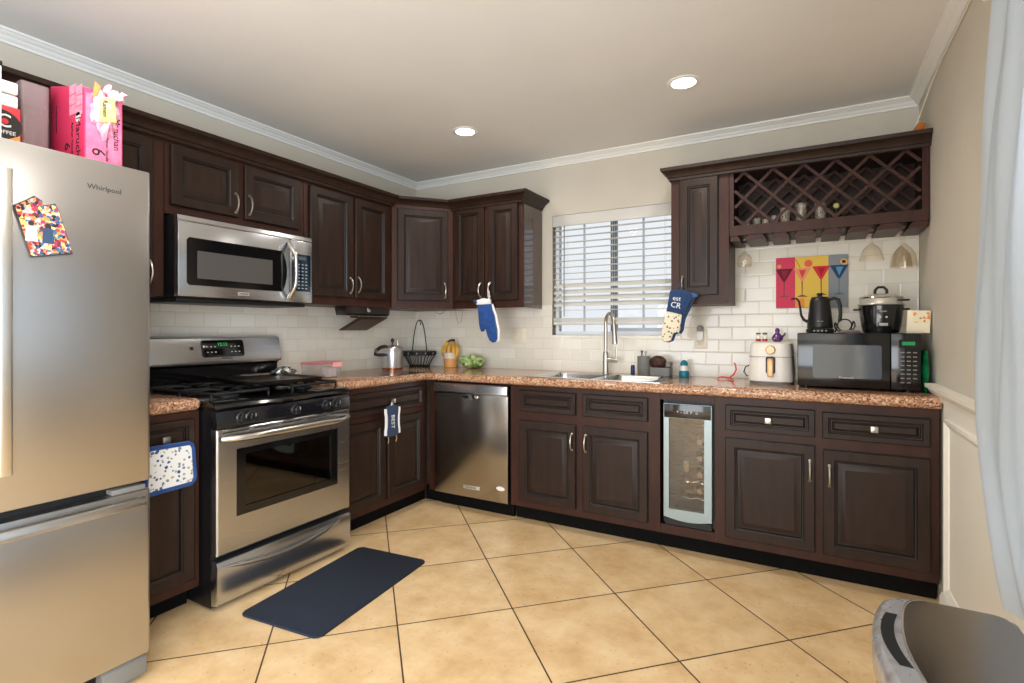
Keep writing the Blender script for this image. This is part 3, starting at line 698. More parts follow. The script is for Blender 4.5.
# crumpled foil beside the tray
FOIL = mat('foil', (200,200,200), 0.25, 1.0, bump=0.6, nscale=40)
b = MB(); random.seed(3)
b.sphere((0, 0, 0.026), (0.055, 0.075, 0.026), 22, 12)
for v in b.bm.verts:
    v.co.x += random.uniform(-.008, .008); v.co.y += random.uniform(-.008, .008); v.co.z = max(0.001, v.co.z+random.uniform(-.008, .010))
o = b.build('crumpled_foil', FOIL, None, (0.20, -1.468, 0.956), 0, 5); tag(o, 'small heap of crumpled silver foil at the back right of the range top', 'foil')

# ------------------------------------------------------------------ over-the-range microwave
mw = thing('over_range_microwave', 'stainless steel microwave mounted above the gas range', 'microwave', (0.0, -2.2, 0), L90)
MX, MY = 0.765, -0.41
b = MB(); b.box(0.008, MX-0.004, -0.375, -0.012, 1.388, 1.776, 0.003); b.build('body', BLACKP, mw)
b = MB(); b.box(0.02, MX-0.02, -0.37, -0.06, 1.368, 1.387, 0.004); b.build('vent_base', BLACKM, mw)
b = MB(); b.prism([(-0.376, 1.746), (-0.404, 1.746), (-0.409, 1.752), (-0.402, 1.772), (-0.390, 1.778), (-0.376, 1.778)], 0.006, MX-0.002, 'x', 0.002); b.build('top_grille', RST, mw)
b = MB(); b.box(0.006, 0.607, MY, -0.376, 1.392, 1.744, 0.004); md = b.build('door', RST, mw)
b = MB(); gx0, gx1, gz0, gz1 = 0.045, 0.560, 1.446, 1.672
out = [(gx0+.012, gz0), (gx1, gz0)] + circ(gx1-0.21, (gz0+gz1)/2, 0.24, 10, -26, 26) + [(gx1, gz1), (gx0+.012, gz1), (gx0, gz1-.012), (gx0, gz0+.012)]
out = [p for p in out]
b.prism(out, MY-0.0015, MY+0.001, 'y'); wd = b.build('window_frame', BLACKG, md)
MWG = mat('microwave_window', (84,82,80), 0.12, 0.0, coat=0.6)
MB().box(0.094, 0.498, MY-0.0026, MY-0.0014, 1.480, 1.612).build('window_glass', MWG, wd)
b = MB(); b.box(0.609, MX-0.002, MY, -0.376, 1.392, 1.744, 0.004); cp2 = b.build('control_panel', RST, mw)
PBL = mat('panel_blue_black', (12,30,46), 0.15, coat=0.5)
b = MB(); b.box(0.622, MX-0.016, MY-0.0022, MY-0.0005, 1.456, 1.668, 0.0005); kp = b.build('keypad', PBL, cp2)
MB().box(0.665, 0.718, MY-0.0030, MY-0.0020, 1.636, 1.656).build('display', mat('dim_display', (72,92,108), 0.3), kp)
KPR = mat('key_print', (150,170,184), 0.5)
for i in range(3):
    for j in range(8): MB().box(0.662+i*0.025, 0.674+i*0.025, MY-0.0030, MY-0.0020, 1.470+j*0.0195, 1.476+j*0.0195).build('button', KPR, kp)
b = MB(); P = []
for i in range(21):
    t = i/20; z = 1.405+t*0.325; s_ = math.sin(math.pi*t); P.append((0.592+0.018*s_, MY-0.006-0.048*min(1, s_*1.4), z))
b.tube(P, [0.010]+[0.0125]*19+[0.010], 12); b.build('handle', bpy.data.materials['handle_satin_steel'], md)
b = MB(); b.box(0.300, 0.362, MY-0.003, MY-0.0002, 1.410, 1.428, 0.001); bd = b.build('badge', mat('badge_pale', (206,204,200), 0.35, 0.7), md)
text('logo', 'FRIGIDAIRE', 0.010, LOGO, bd, (0.331, MY-0.0034, 1.419))

# ------------------------------------------------------------------ dishwasher
dw = thing('dishwasher', 'stainless steel dishwasher in the corner end of the back counter', 'dishwasher', (0.653, 0, 0), 0)
b = MB(); b.box(0.004, 0.602, -0.55, -0.02, 0.095, 0.872); b.build('body', BLACKM, dw)
MB().box(0.004, 0.602, -0.515, -0.49, 0.0, 0.094).build('toe_kick', TOE, dw)
DST = steel('dishwasher_steel', (176,172,166), 0.24, 'z')
b = MB(); b.prism([(-0.551, 0.102), (-0.592, 0.102), (-0.597, 0.110), (-0.597, 0.796), (-0.590, 0.802), (-0.551, 0.802)], 0.006, 0.600, 'x', 0.003); dd_ = b.build('door', DST, dw)
b = MB(); b.prism([(-0.551, 0.804), (-0.606, 0.804), (-0.612, 0.812), (-0.606, 0.862), (-0.598, 0.868), (-0.551, 0.868)], 0.006, 0.600, 'x', 0.003); b.build('control_strip', RST, dw)
b = MB(); b.lathe([(0.066, 0), (0.064, 0.004), (0.060, 0.006)], (0, 0, 0), 28, 'z', 1, 0.32); o = b.build('pocket_handle', CHROME, dd_); o.location = (0.310, -0.5975, 0.783); o.rotation_euler = (R(90), 0, 0)
b = MB(); b.box(0.252, 0.384, -0.6005, -0.5972, 0.160, 0.184, 0.001); bd = b.build('badge', mat('badge_silver', (220,214,200), 0.3, 0.6), dd_)
text('logo', 'KitchenAid', 0.017, LOGO, bd, (0.318, -0.6009, 0.172))
b = MB(); b.lathe([(0.032, 0), (0.030, 0.002)], (0, 0, 0), 24, 'z', 1, 0.45); o = b.build('sticker', mat('sticker_white', (230,228,222), 0.5), dd_); o.location = (0.545, -0.5972, 0.196); o.rotation_euler = (R(90), 0, 0)

# ------------------------------------------------------------------ wine cooler
wc = thing('wine_cooler', 'slim built-in wine cooler with a glass door under the worktop', 'wine cooler', (2.238, 0, 0), 0)
WCI = mat('cooler_liner', (176,148,104), 0.5); CF = mat('cooler_frame', (150,164,166), 0.35, 0.5)
b = MB()
for q in ((0.002, 0.020, -0.545, -0.02, 0.155, 0.842), (0.256, 0.274, -0.545, -0.02, 0.155, 0.842), (0.0205, 0.2555, -0.04, -0.02, 0.155, 0.842), (0.0205, 0.2555, -0.545, -0.041, 0.155, 0.185), (0.0205, 0.2555, -0.545, -0.041, 0.815, 0.842)): b.box(*q)
b.build('body', BLACKM, wc)
b = MB(); b.box(0.0225, 0.2535, -0.0485, -0.0415, 0.1855, 0.8145).box(0.0205, 0.0222, -0.54, -0.041, 0.1855, 0.8145).box(0.2538, 0.2555, -0.54, -0.041, 0.1855, 0.8145); b.build('liner', WCI, wc)
def dfr(z0, z1):  # slightly bowed lower edge
    pass
b = MB(); x0, x1 = 0.014, 0.266; n = 12
low = [(x0+(x1-x0)*i/n, 0.203-0.016*math.sin(math.pi*i/n)) for i in range(n+1)]
outer = low + [(x1, 0.828), (x0, 0.828)]
inn0, inn1, iz0, iz1 = 0.042, 0.228, 0.248, 0.750
innl = [(inn0+(inn1-inn0)*i/n, iz0) for i in range(n+1)] + [(inn1, iz1), (inn0, iz1)]
g = lambda P, y: [(p[0], y, p[1]) for p in P]
b.loft([g(outer, -0.552), g(outer, -0.596), g(innl, -0.596), g(innl, -0.552)], True, (False, False), ring=True)
cd = b.build('door', CF, wc)
MB().box(inn0+.001, inn1-.001, -0.588, -0.584, iz0+.001, iz1-.001).build('door_glass', clear_mat('cooler_glass', (230,222,206), 0.03, 0.06), cd)
b = MB(); b.box(0.017, 0.263, -0.600, -0.5965, 0.752, 0.826, 0.001); tp = b.build('control_panel', BLACKG, cd)
text('control_marking', '+ - 58°F  o', 0.026, PRINT, tp, (0.140, -0.6004, 0.786))
b = MB()
for z in (0.68, 0.62, 0.57, 0.48, 0.39, 0.30):
    for yy in (-0.50, -0.40, -0.28): 
        P = [(0.022+0.232*i/24, yy, z-0.010*abs(math.sin(math.pi*3*i/24))) for i in range(25)]
        b.tube(P, 0.0022, 6)
b.build('shelf', CHROME, wc)
MB().box(0.016, 0.262, -0.57, -0.551, 0.152, 0.184).build('grille', BLACKM, wc)
GRNGL = mat('bottle_glass_dark', (26,34,20), 0.08, coat=0.4); CAPS = mat('capsule_tan', (214,176,138), 0.4); CAPG = mat('capsule_gold', (206,168,96), 0.3, 0.5)
def bottle(name, label, cat, loc, rot=(0,0,0), group=None, m=None, cap=None):
    t = thing(name, label, cat, loc, 0, group); t.rotation_euler = rot
    b = MB(); b.lathe([(0.012, 0.004), (0.034, 0.0), (0.0365, 0.004), (0.0365, 0.175), (0.033, 0.195), (0.018, 0.220), (0.0145, 0.235), (0.0135, 0.255), (0.0135, 0.275)], n=20); b.build('glass', m or GRNGL, t)
    b = MB(); b.lathe([(0.0140, 0.240), (0.0146, 0.241), (0.0146, 0.298), (0.012, 0.301), (0.001, 0.3015)], n=16); b.build('capsule', cap or CAPS, t)
    return t
nm = ['top', 'second from the top', 'third from the top', 'lowest']
for i, z in enumerate((0.610, 0.520, 0.430, 0.340)):
    bottle('wine_bottle', 'dark wine bottle lying in the wine cooler, %s of the four' % nm[i], 'bottle', (2.238+0.192, -0.225, z+0.004), (R(90), 0, 0), 'bottles lying in the wine cooler')
o = bottle('wine_bottle', 'pale clear bottle standing at the left inside the wine cooler', 'bottle', (2.238+0.105, -0.44, 0.1855), (0,0,0), None, GLASSW, CREAM)

# ------------------------------------------------------------------ sink and faucet
SINKM = mat('sink_steel', (200,200,198), 0.22, 1.0)
sk = thing('kitchen_sink', 'stainless steel double bowl sink set in the worktop under the window', 'sink', (0, 0, 0), 0)
b = MB(); z = CT+0.003
X0, X1, Y0, Y1 = 1.365, 2.226, -0.572, -0.085
m1, m2 = 1.80, 1.845
bowls = [(1.43, m1, -0.535, -0.165), (m2, 2.165, -0.535, -0.165)]
# rim as strips round the two bowls
for q in ((X0, 1.43, Y0, Y1), (2.165, X1, Y0, Y1), (1.43, 2.165, Y0, -0.535), (1.43, 2.165, -0.165, Y1), (m1, m2, -0.535, -0.165)):
    b.box(q[0], q[1], q[2], q[3], CT+0.0004, z)
b.build('rim', SINKM, sk)
for x0, x1, ya, yb in bowls:
    b = MB(); L = []
    for ins, zz in ((0.0, z-0.0005), (0.004, z-0.010), (0.006, CT-0.05), (0.010, CT-0.165), (0.030, CT-0.185), (0.12, CT-0.19)):
        L.append([(x, y, zz) for x, y in rrect(x0+ins, x1-ins, ya+ins, yb-ins, max(0.03, 0.05-ins*.2), 5)])
    b.loft(L, True, (False, True)); bo = b.build('bowl', SINKM, sk)
    MB().lathe([(0.042, CT-0.189), (0.040, CT-0.186), (0.030, CT-0.188), (0.004, CT-0.1885)], ((x0+x1)/2, (ya+yb)/2, 0), 20).build('drain', CHROME, bo)
fa = thing('faucet', 'satin nickel pull-down faucet behind the sink under the window', 'faucet', (1.742, -0.098, z+0.0005), 0)
b = MB(); b.lathe([(0.027, 0), (0.027, 0.006), (0.021, 0.010), (0.020, 0.130), (0.015, 0.150)], n=20); b.build('body', NICKEL, fa)
b = MB(); P = [(0, 0, 0.16), (0, 0, 0.25), (0, 0, 0.34)]
for i in range(1, 12):
    a = math.pi*i/12; q = (1-math.cos(a))/2; P.append((0.092*q, -0.105*q, 0.34+0.068*math.sin(a)))
P.append((0.094, -0.108, 0.325)); b.tube(P, 0.0125, 12); b.build('spout', NICKEL, fa)
b = MB(); b.tube([(0.094, -0.108, 0.335), (0.097, -0.111, 0.30), (0.104, -0.118, 0.215), (0.105, -0.119, 0.205)], [0.0140, 0.0150, 0.0190, 0.0175], 14); b.build('spray_head', NICKEL, fa)
b = MB(); b.tube([(0.010, 0, 0.092), (0.082, -0.004, 0.092)], [0.017, 0.0165], 14); b.tube([(0.074, -0.004, 0.100), (0.080, -0.006, 0.190)], [0.0055, 0.0045], 8); b.build('lever', NICKEL, fa)
# caddy, scrubber, bottles
cd_ = thing('sink_caddy', 'grey plastic caddy with a round cup on the back edge of the sink', 'caddy', (1.965, -0.125, z+0.0005), 0)
b = MB(); L = []
for r, h in ((0.038, 0), (0.041, 0.004), (0.043, 0.125), (0.040, 0.125), (0.038, 0.010)): L.append([(0.047+r*math.cos(2*math.pi*i/20), 0.0+r*.8*math.sin(2*math.pi*i/20), h) for i in range(20)])
b.loft(L); b.build('cup', GREYP, cd_)
b = MB(); L = []
for ins, h in ((0.004, 0), (0.0, 0.004), (0.0, 0.056), (0.004, 0.056), (0.006, 0.040)): L.append([(x, y, h) for x, y in rrect(0.092+ins, 0.225-ins, -0.045+ins, 0.04-ins, 0.014, 4)])
b.loft(L); b.build('tray', GREYP, cd_)
b = MB(); b.box(0.196, 0.224, -0.04, 0.035, 0.06, 0.092, 0.004); b.build('divider', GREYP, cd_)
for i, (dx, h) in enumerate(((0.030, 0.150), (0.055, 0.146))):
    t = MB().tube([(0, 0, 0), (0.003, 0.0, h-0.02), (0.004, 0, h)], [0.004, 0.004, 0.009], 8).build('dish_brush', mat('brush_grey%d' % i, ((60,64,72), (170,172,172))[i], 0.4), None, (1.965+dx, -0.125, z+0.012)); tag(t, ('dark handled brush standing in the grey sink caddy', 'pale handled brush standing in the grey sink caddy')[i], 'brush')
BRN = mat('copper_mesh', (86,52,38), 0.45, 0.3, col2=(44,28,22), nscale=70, bump=0.9)
b = MB(); b.sphere((0, 0, 0.045), (0.056, 0.038, 0.045), 20, 12); o = b.build('scrubber', BRN, None, (2.105, -0.128, z+0.042)); tag(o, 'round dark brown scouring mesh sitting in the grey sink caddy', 'scrubber')
TEAL = mat('teal_plastic', (20,118,140), 0.3); BLUE = mat('navy_bottle', (30,52,90), 0.35)
t = thing('dish_soap_bottle', 'small teal and white bottle right of the sink', 'bottle', (2.264, -0.110, CT+.0005), 0)
MB().lathe([(0.030, 0), (0.032, 0.004), (0.032, 0.030), (0.028, 0.042)], n=20).build('lower_body', TEAL, t)
MB().lathe([(0.028, 0.0425), (0.024, 0.060), (0.022, 0.074)], n=20).build('label_band', WHITE, t)
MB().lathe([(0.024, 0.0745), (0.024, 0.086), (0.018, 0.100), (0.008, 0.108), (0.002, 0.110)], n=20).build('cap', TEAL, t)
t = thing('soap_vial', 'tiny dark blue bottle left of the grey sink caddy', 'bottle', (1.938, -0.125, z+.0005), 0)
MB().lathe([(0.013, 0), (0.014, 0.003), (0.014, 0.055), (0.008, 0.066)], n=14).build('body', BLUE, t); MB().lathe([(0.009, 0.0665), (0.009, 0.078), (0.006, 0.080)], n=12).build('cap', WHITE, t)
RED = mat('red_cord', (236,70,62), 0.45)
b = MB(); P = [(0, 0, 0.006), (0.03, 0.004, 0.014), (0.07, 0.005, 0.008), (0.095, 0.0, 0.030), (0.110, -0.004, 0.060), (0.105, -0.002, 0.090), (0.098, 0.0, 0.102)]
b.tube(P, 0.0045, 8); b.tube([(0.06, 0.0, 0.010), (0.085, -0.05, 0.008), (0.102, -0.11, 0.006), (0.112, -0.16, 0.0065)], 0.0045, 8)
o = b.build('red_cord', RED, None, (2.462, -0.115, CT)); tag(o, 'bright red twisted cord lying on the worktop left of the white air fryer', 'cord')

# wall plates
def plate(x, zc, w, h, label, kind):
    t = thing('wall_plate', label, 'outlet', (x, -0.0085, zc), 0)
    MB().box(-w/2, w/2, -0.006, 0, -h/2, h/2, 0.0025).build('plate', CREAM, t)
    if kind == 'switch':
        for i in (-1, 1):
            MB().box(i*0.023-0.016, i*0.023+0.016, -0.0085, -0.0055, -0.033, 0.033, 0.001).build('rocker', CREAM, t)
    else:
        for i in (-1, 1):
            MB().box(-0.017, 0.017, -0.0080, -0.0055, i*0.020-0.014, i*0.020+0.014, 0.002).build('socket', CREAM, t)
    return t
plate(1.020, 1.190, 0.116, 0.118, 'cream double switch plate on the tiles left of the window', 'switch')
plate(2.350, 1.175, 0.076, 0.122, 'cream socket plate on the tiles right of the window', 'socket')
t = thing('plug_in_freshener', 'plug-in air freshener with a grey bulb in the socket right of the window', 'air freshener', (2.348, -0.017, 1.195), 0)
b = MB(); b.box(-0.022, 0.022, -0.030, 0, -0.03, 0.032, 0.008, 3); b.build('body', WHITE, t)
MB().lathe([(0.018, 0.0325), (0.021, 0.042), (0.019, 0.060), (0.010, 0.068)], (0, -0.016, 0), 18).build('bulb', mat('freshener_grey', (150,142,138), 0.3), t)
MB().lathe([(0.010, -0.056), (0.014, -0.045), (0.014, -0.031)], (0, -0.016, 0), 14).build('oil_vial', GLASSW, t)

# ------------------------------------------------------------------ things on the worktop, left
PSTEEL = mat('polished_steel', (206,207,210), 0.28, 0.8)
pc = thing('pressure_cooker', 'shiny steel pressure cooker with a black handle in the corner of the worktop', 'pot', (0.165, -0.482, CT+.0005), R(14))
MB().lathe([(0.066, 0), (0.072, 0.006), (0.073, 0.02), (0.073, 0.140), (0.077, 0.146), (0.077, 0.152)], n=32).build('pot', PSTEEL, pc)
MB().lathe([(0.079, 0.1525), (0.080, 0.162), (0.074, 0.172), (0.045, 0.182), (0.010, 0.186), (0.001, 0.1862)], n=32).build('lid', PSTEEL, pc)
MB().lathe([(0.070, 0.0), (0.0765, 0.0015), (0.0765, 0.010), (0.0735, 0.0115)], n=32, cap=(False, False)).build('copper_base', mat('copper_base', (176,104,62), 0.25, 1.0), pc)
b = MB(); b.tube([(-0.01, -0.060, 0.172), (-0.012, -0.10, 0.176), (-0.014, -0.16, 0.170), (-0.016, -0.215, 0.150), (-0.016, -0.232, 0.128)], [0.010, 0.014, 0.014, 0.013, 0.009], 10); b.build('lid_handle', BLACKP, pc)
b = MB(); b.tube([(-0.01, -0.072, 0.112), (-0.012, -0.12, 0.114), (-0.014, -0.18, 0.116), (-0.016, -0.232, 0.122)], [0.010, 0.013, 0.013, 0.009], 10); b.build('pot_handle', BLACKP, pc)
MB().lathe([(0.006, 0.186), (0.006, 0.205), (0.011, 0.206), (0.013, 0.226), (0.007, 0.236)], n=14).build('weight_valve', BLACKP, pc)
MB().lathe([(0.005, 0.178), (0.005, 0.205), (0.008, 0.208), (0.006, 0.222)], (0.035, 0.02, 0), 12).build('safety_valve', CHROME, pc)

bk = thing('wire_basket', 'black wire fruit basket with a tall hook beside the pressure cooker', 'basket', (0.168, -0.162, CT+.0005), R(29.4))
b = MB()
for i in range(24):
    a = 2*math.pi*i/24; c, s_ = math.cos(a), math.sin(a); b.tube([(0.078*c, 0.078*s_, 0.008), (0.102*c, 0.102*s_, 0.055), (0.130*c, 0.130*s_, 0.098)], 0.0024, 5)
b.build('wire_cage', IRON, bk)
b = MB(); b.tube([(0.080*math.cos(2*math.pi*i/28), 0.080*math.sin(2*math.pi*i/28), 0.005) for i in range(28)], 0.0048, 6, True); b.build('base_ring', IRON, bk)
b = MB(); b.lathe([(0.128, 0.096), (0.134, 0.096), (0.139, 0.128), (0.133, 0.128)], n=32); b.bm.faces.ensure_lookup_table(); b.build('rim_band', IRON, bk)
b = MB(); P = []
for i in range(25):
    t = -1+2*i/24; P.append((0.060*t*(1.0), 0, 0.12+0.262*(1-abs(t)**2.6))) 
b.tube(P, 0.0042, 8); b.tube([(0, 0, 0.382), (0.006, -0.008, 0.365), (0.012, -0.014, 0.350), (0.010, -0.022, 0.342)], 0.004, 6); b.build('hook', IRON, bk)
b = MB()
for i in range(12):
    a = 2*math.pi*i/12; b.sphere((0.1385*math.cos(a), 0.1385*math.sin(a), 0.112), (0.006, 0.006, 0.009), 8, 5)
b.build('rim_bead', mat('pale_bead', (150,150,146), 0.4), bk)

bp_ = thing('planter_cup', 'tan and white cup holding a bunch of bananas beside the wire basket', 'pot', (0.432, -0.092, CT+.0005), 0)
MB().lathe([(0.050, 0), (0.053, 0.004), (0.057, 0.072)], n=26).build('lower_cup', mat('tan_card', (224,164,100), 0.6), bp_)
MB().lathe([(0.0575, 0.0725), (0.060, 0.120), (0.057, 0.120), (0.054, 0.08)], n=26).build('upper_band', mat('white_band', (226,214,196), 0.5), bp_)
BAN = mat('banana', (232,180,70), 0.5, col2=(168,112,44), nscale=14, lo=.5, hi=.75); STEM = mat('banana_stem', (70,48,30), 0.6)
for i in range(5):
    a = R(-70+35*i) ; nm2 = ('leftmost of the five', 'second from the left of the five', 'middle one of the five', 'second from the right of the five', 'rightmost of the five')[i]
    t = thing('banana', 'ripe banana in the tan cup, %s' % nm2, 'banana', (0.432, -0.092, CT+0.012), 0, 'bananas in the tan cup')
    sx_ = math.sin(a)*1.25; P = []; rr_ = []
    for k in range(11):
        u = k/10; rad = 0.012+0.052*math.sin(math.pi*(0.15+0.72*u))*(.95)
        P.append((sx_*rad, -0.028*math.cos(a)*math.sin(math.pi*u)-0.004*i*0, 0.045+0.150*u)); rr_.append(0.004+0.0105*min(1, 3.2*u, 3.4*(1-u)))
    MB().tube(P, rr_, 10).build('flesh', BAN, t)
    e = P[-1]; MB().tube([(e[0], e[1], e[2]-0.004), (e[0]*.6+0.012, e[1], e[2]+0.012), (0.028+0.004*i-.008, 0, 0.214)], [0.0055, 0.005, 0.004], 7).build('stem', STEM, t)
LET = mat('lettuce', (196,208,146), 0.4, col2=(104,140,66), nscale=24, lo=.42, hi=.60, bump=0.9, bscale=40)
lt = thing('bagged_lettuce', 'bag of green lettuce lying on the worktop against the tiles', 'lettuce', (0.672, -0.135, CT+.001), R(20))
b = MB(); random.seed(11); b.sphere((0, 0, 0.052), (0.098, 0.062, 0.052), 30, 16)
for v in b.bm.verts:
    n_ = math.sin(v.co.x*70)*math.cos(v.co.z*80+v.co.y*60); v.co *= 1+0.13*n_+random.uniform(-.04,.04); v.co.z = max(0, v.co.z+random.uniform(-.003, .003))
b.build('leaves', LET, lt)
b = MB()
for i in range(26):
    a = random.uniform(0, 6.28); x, y = random.uniform(-.085, .085), random.uniform(-.062, -.02); zz = random.uniform(.03, .085); P = []
    for k in range(5):
        for_ = k/4; P.append((x+0.035*(for_-.5)*math.cos(a), y-0.008*math.sin(math.pi*for_), zz+0.028*(for_-.5)*math.sin(a)))
    b.tube(P, [0.003, 0.011, 0.014, 0.010, 0.003], 7, flat=0.4)
b.build('leaf_curl', mat('pale_leaf', (190,206,140), 0.4), lt)

ct = thing('food_container', 'clear plastic container with a pink lid beside the range', 'container', (0.30, -1.275, CT+.0005), L90+R(4))
CLP = clear_mat('clear_plastic', (246,246,246), 0.08, 0.03, 0.08, (240,240,240))
b = MB(); L = []
for ins, h in ((0.012, 0), (0.004, 0.004), (0.0, 0.088), (0.002, 0.088), (0.006, 0.006), (0.014, 0.003)): L.append([(x, y, h) for x, y in rrect(-0.108+ins, 0.108-ins, -0.072+ins, 0.072-ins, 0.02, 4)])
b.loft(L, True, (True, True)); b.build('tub', CLP, ct)
b = MB(); L = []
for ins, h in ((0, 0.0885), (-0.003, 0.092), (0, 0.100), (0.006, 0.102)): L.append([(x, y, h) for x, y in rrect(-0.108+ins, 0.108-ins, -0.072+ins, 0.072-ins, 0.02, 4)])
b.loft(L); b.build('lid', clear_mat('pink_lid', (250,214,216), 0.1, 0.03, 0.30, (236,130,140)), ct)
b = MB(); b.box(0.02, 0.095, -0.0745, -0.0735, 0.068, 0.098); b.build('lid_label', mat('label_pink', (244,172,170), 0.5), ct)
o = MB().sphere((0, 0, 0.014), (0.050, 0.028, 0.014), 16, 8).build('dry_noodles', mat('noodles', (206,160,88), 0.6, col2=(160,110,56), nscale=60, bump=.5), None, (0.32, -1.315, CT+0.0045)); tag(o, 'tan dry noodles lying in the clear container beside the range', 'noodles')
o = MB().box(-0.028, 0.028, -0.035, 0.035, 0, 0.058, 0.004).build('white_carton', WHITE, None, (0.30, -1.215, CT+0.0045), R(10)); tag(o, 'small white carton inside the clear container beside the range', 'carton')

# under-cabinet holder
uc = thing('cookbook_holder', 'dark fold-down holder fixed under the wall cabinet beside the steel microwave', 'holder', (0, -0.90, UB), L90)
DKP = mat('dark_brown_plastic', (34,27,24), 0.3, coat=0.3)
b = MB(); b.prism([(-0.30, -0.0015), (-0.30, -0.045), (-0.285, -0.060), (-0.20, -0.060), (-0.185, -0.0015)], -0.170, 0.240, 'x', 0.004); b.build('housing', DKP, uc)
b = MB(); b.prism([(-0.300, -0.066), (-0.302, -0.074), (-0.102, -0.162), (-0.098, -0.154)], -0.050, 0.215, 'x', 0.002); fl = b.build('flap', DKP, uc)
b = MB(); b.box(-0.03, 0.195, -0.006, 0, -0.0012, 0.0, 0); o = MB().prism([(-0.285, -0.0835), (-0.286, -0.0850), (-0.118, -0.1588), (-0.117, -0.1573)], -0.030, 0.195, 'x').build('flap_panel', mat('brown_panel', (74,56,46), 0.4), fl); b.bm.free()
b = MB(); b.lathe([(0.020, -0.296), (0.018, -0.302), (0.010, -0.304)], (0.03, 0, -0.018), 16, 'y'); b.build('knob', CHROME, uc)
MB().box(0.06, 0.11, -0.12, -0.09, -0.070, -0.058).build('hinge_post', DKP, uc)
b = MB()
b.tube([(0.42, -0.30, 1.392), (0.43, -0.28, 1.372), (0.455, -0.27, 1.358), (0.48, -0.25, 1.372), (0.49, -0.24, 1.392)], 0.0022, 6)
o = b.build('loose_wire', mat('tan_wire', (150,120,92), 0.6)); tag(o, 'short loop of thin wire hanging under the corner wall cabinet, the left one', 'wire')
b = MB(); b.tube([(0.56, -0.21, 1.392), (0.565, -0.20, 1.34), (0.578, -0.195, 1.285), (0.600, -0.185, 1.300), (0.61, -0.18, 1.392)], 0.0022, 6)
o = b.build('loose_wire', mat('tan_wire_long', (160,136,110), 0.6)); tag(o, 'longer loop of thin wire hanging under the corner wall cabinet, the right one', 'wire')

# ------------------------------------------------------------------ oven mitts and pot holders
QB = mat('quilt_blue', (22,72,140), 0.85, col2=(16,58,122), nscale=30, bump=0.5, bscale=60, sheen=.3); NAVY = mat('quilt_navy', (26,56,100), 0.85, bump=0.4, nscale=60, sheen=.3)
CLOTHW = mat('cloth_white', (232,232,232), 0.85); 
def spots(name, base_, cols, scale=60, dens=0.3):
    m = mat(name, base_, 0.85); nt = m.node_tree; L = nt.links; bs = nt.nodes['Principled BSDF']
    tc = nt.nodes.new('ShaderNodeTexCoord'); vo = nt.nodes.new('ShaderNodeTexVoronoi'); vo.inputs['Scale'].default_value = scale; L.new(tc.outputs['Object'], vo.inputs['Vector'])
    nz = nt.nodes.new('ShaderNodeTexNoise'); nz.inputs['Scale'].default_value = scale*1.6; L.new(tc.outputs['Object'], nz.inputs['Vector'])
    d = mth(nt, 'ADD', vo.outputs['Distance'], mth(nt, 'MULTIPLY', mth(nt, 'SUBTRACT', nz.outputs['Fac'], .5), .6)); k = mth(nt, 'LESS_THAN', d, dens)
    sp = nt.nodes.new('ShaderNodeSeparateColor'); L.new(vo.outputs['Color'], sp.inputs[0])
    r = nt.nodes.new('ShaderNodeValToRGB'); r.color_ramp.interpolation = 'CONSTANT'
    for i, c in enumerate(cols):
        e = r.color_ramp.elements[0] if i == 0 else r.color_ramp.elements.new(i/len(cols))
        e.position = i/len(cols); e.color = lin(c)
    L.new(sp.outputs[0], r.inputs[0])
    mx = nt.nodes.new('ShaderNodeMix'); mx.data_type = 'RGBA'; L.new(k, mx.inputs[0]); mx.inputs[6].default_value = lin(base_); L.new(r.outputs[0], mx.inputs[7]); L.new(mx.outputs[2], bs.inputs['Base Color'])
    return m
PATB = spots('blue_print_cloth', (228,228,226), [(40,78,136), (120,132,150), (176,170,150), (70,100,150), (228,228,226)], 62, 0.40)
PATC = spots('cream_print_cloth', (224,214,190), [(60,74,70), (150,120,70), (50,60,90), (90,110,90)], 60, 0.30)
def pad(name, poly, y0, y1, m, parent, bev=0.008, axis='y'):
    b = MB(); b.prism(poly, y0, y1, axis, bev, 3); return b.build(name, m, parent, smooth=60)
m1_ = thing('oven_mitt', 'blue quilted oven mitt hanging from the cabinet left of the window', 'oven mitt', (0.955, -0.374, 1.45), 0)
def rel(P, x, z): return [(p[0]-x, p[1]-z) for p in P]
M1 = [(0.878, 1.415), (0.903, 1.356), (0.902, 1.27), (0.904, 1.240), (0.917, 1.222), (0.934, 1.226), (0.941, 1.250), (0.950, 1.262), (0.957, 1.240), (0.967, 1.191), (0.985, 1.160), (1.009, 1.145), (1.032, 1.150), (1.044, 1.175), (1.040, 1.234), (1.017, 1.34), (0.991, 1.420)]
pad('quilted_front', rel(M1, 0.955, 1.45), -0.022, 0.004, QB, m1_, 0.009)
M1w = [(0.940, 1.40), (0.985, 1.26), (1.005, 1.160), (1.030, 1.146), (1.053, 1.160), (1.056, 1.234), (1.030, 1.34), (0.998, 1.42)]
pad('white_palm', rel(M1w, 0.955, 1.45), 0.0045, 0.018, CLOTHW, m1_, 0.005)
pad('cuff', rel([(0.862, 1.443), (0.878, 1.413), (0.991, 1.418), (0.986, 1.452), (0.93, 1.462)], 0.955, 1.45), -0.024, 0.010, CLOTHW, m1_, 0.008)
pad('cuff_flap', rel([(0.848, 1.450), (0.872, 1.418), (0.890, 1.425), (0.880, 1.452)], 0.955, 1.45), -0.026, 0.0, NAVY, m1_, 0.005)
MB().tube([(0.020, -0.006, 0.0), (0.004, 0.006, 0.03), (0.002, 0.012, 0.062), (0.010, 0.012, 0.064), (0.026, -0.004, 0.0)], 0.0028, 6).build('loop', CLOTHW, m1_)
m2_ = thing('oven_mitt', 'navy oven mitt with a cream printed hand hanging right of the window', 'oven mitt', (2.300, -0.376, 1.44), 0)
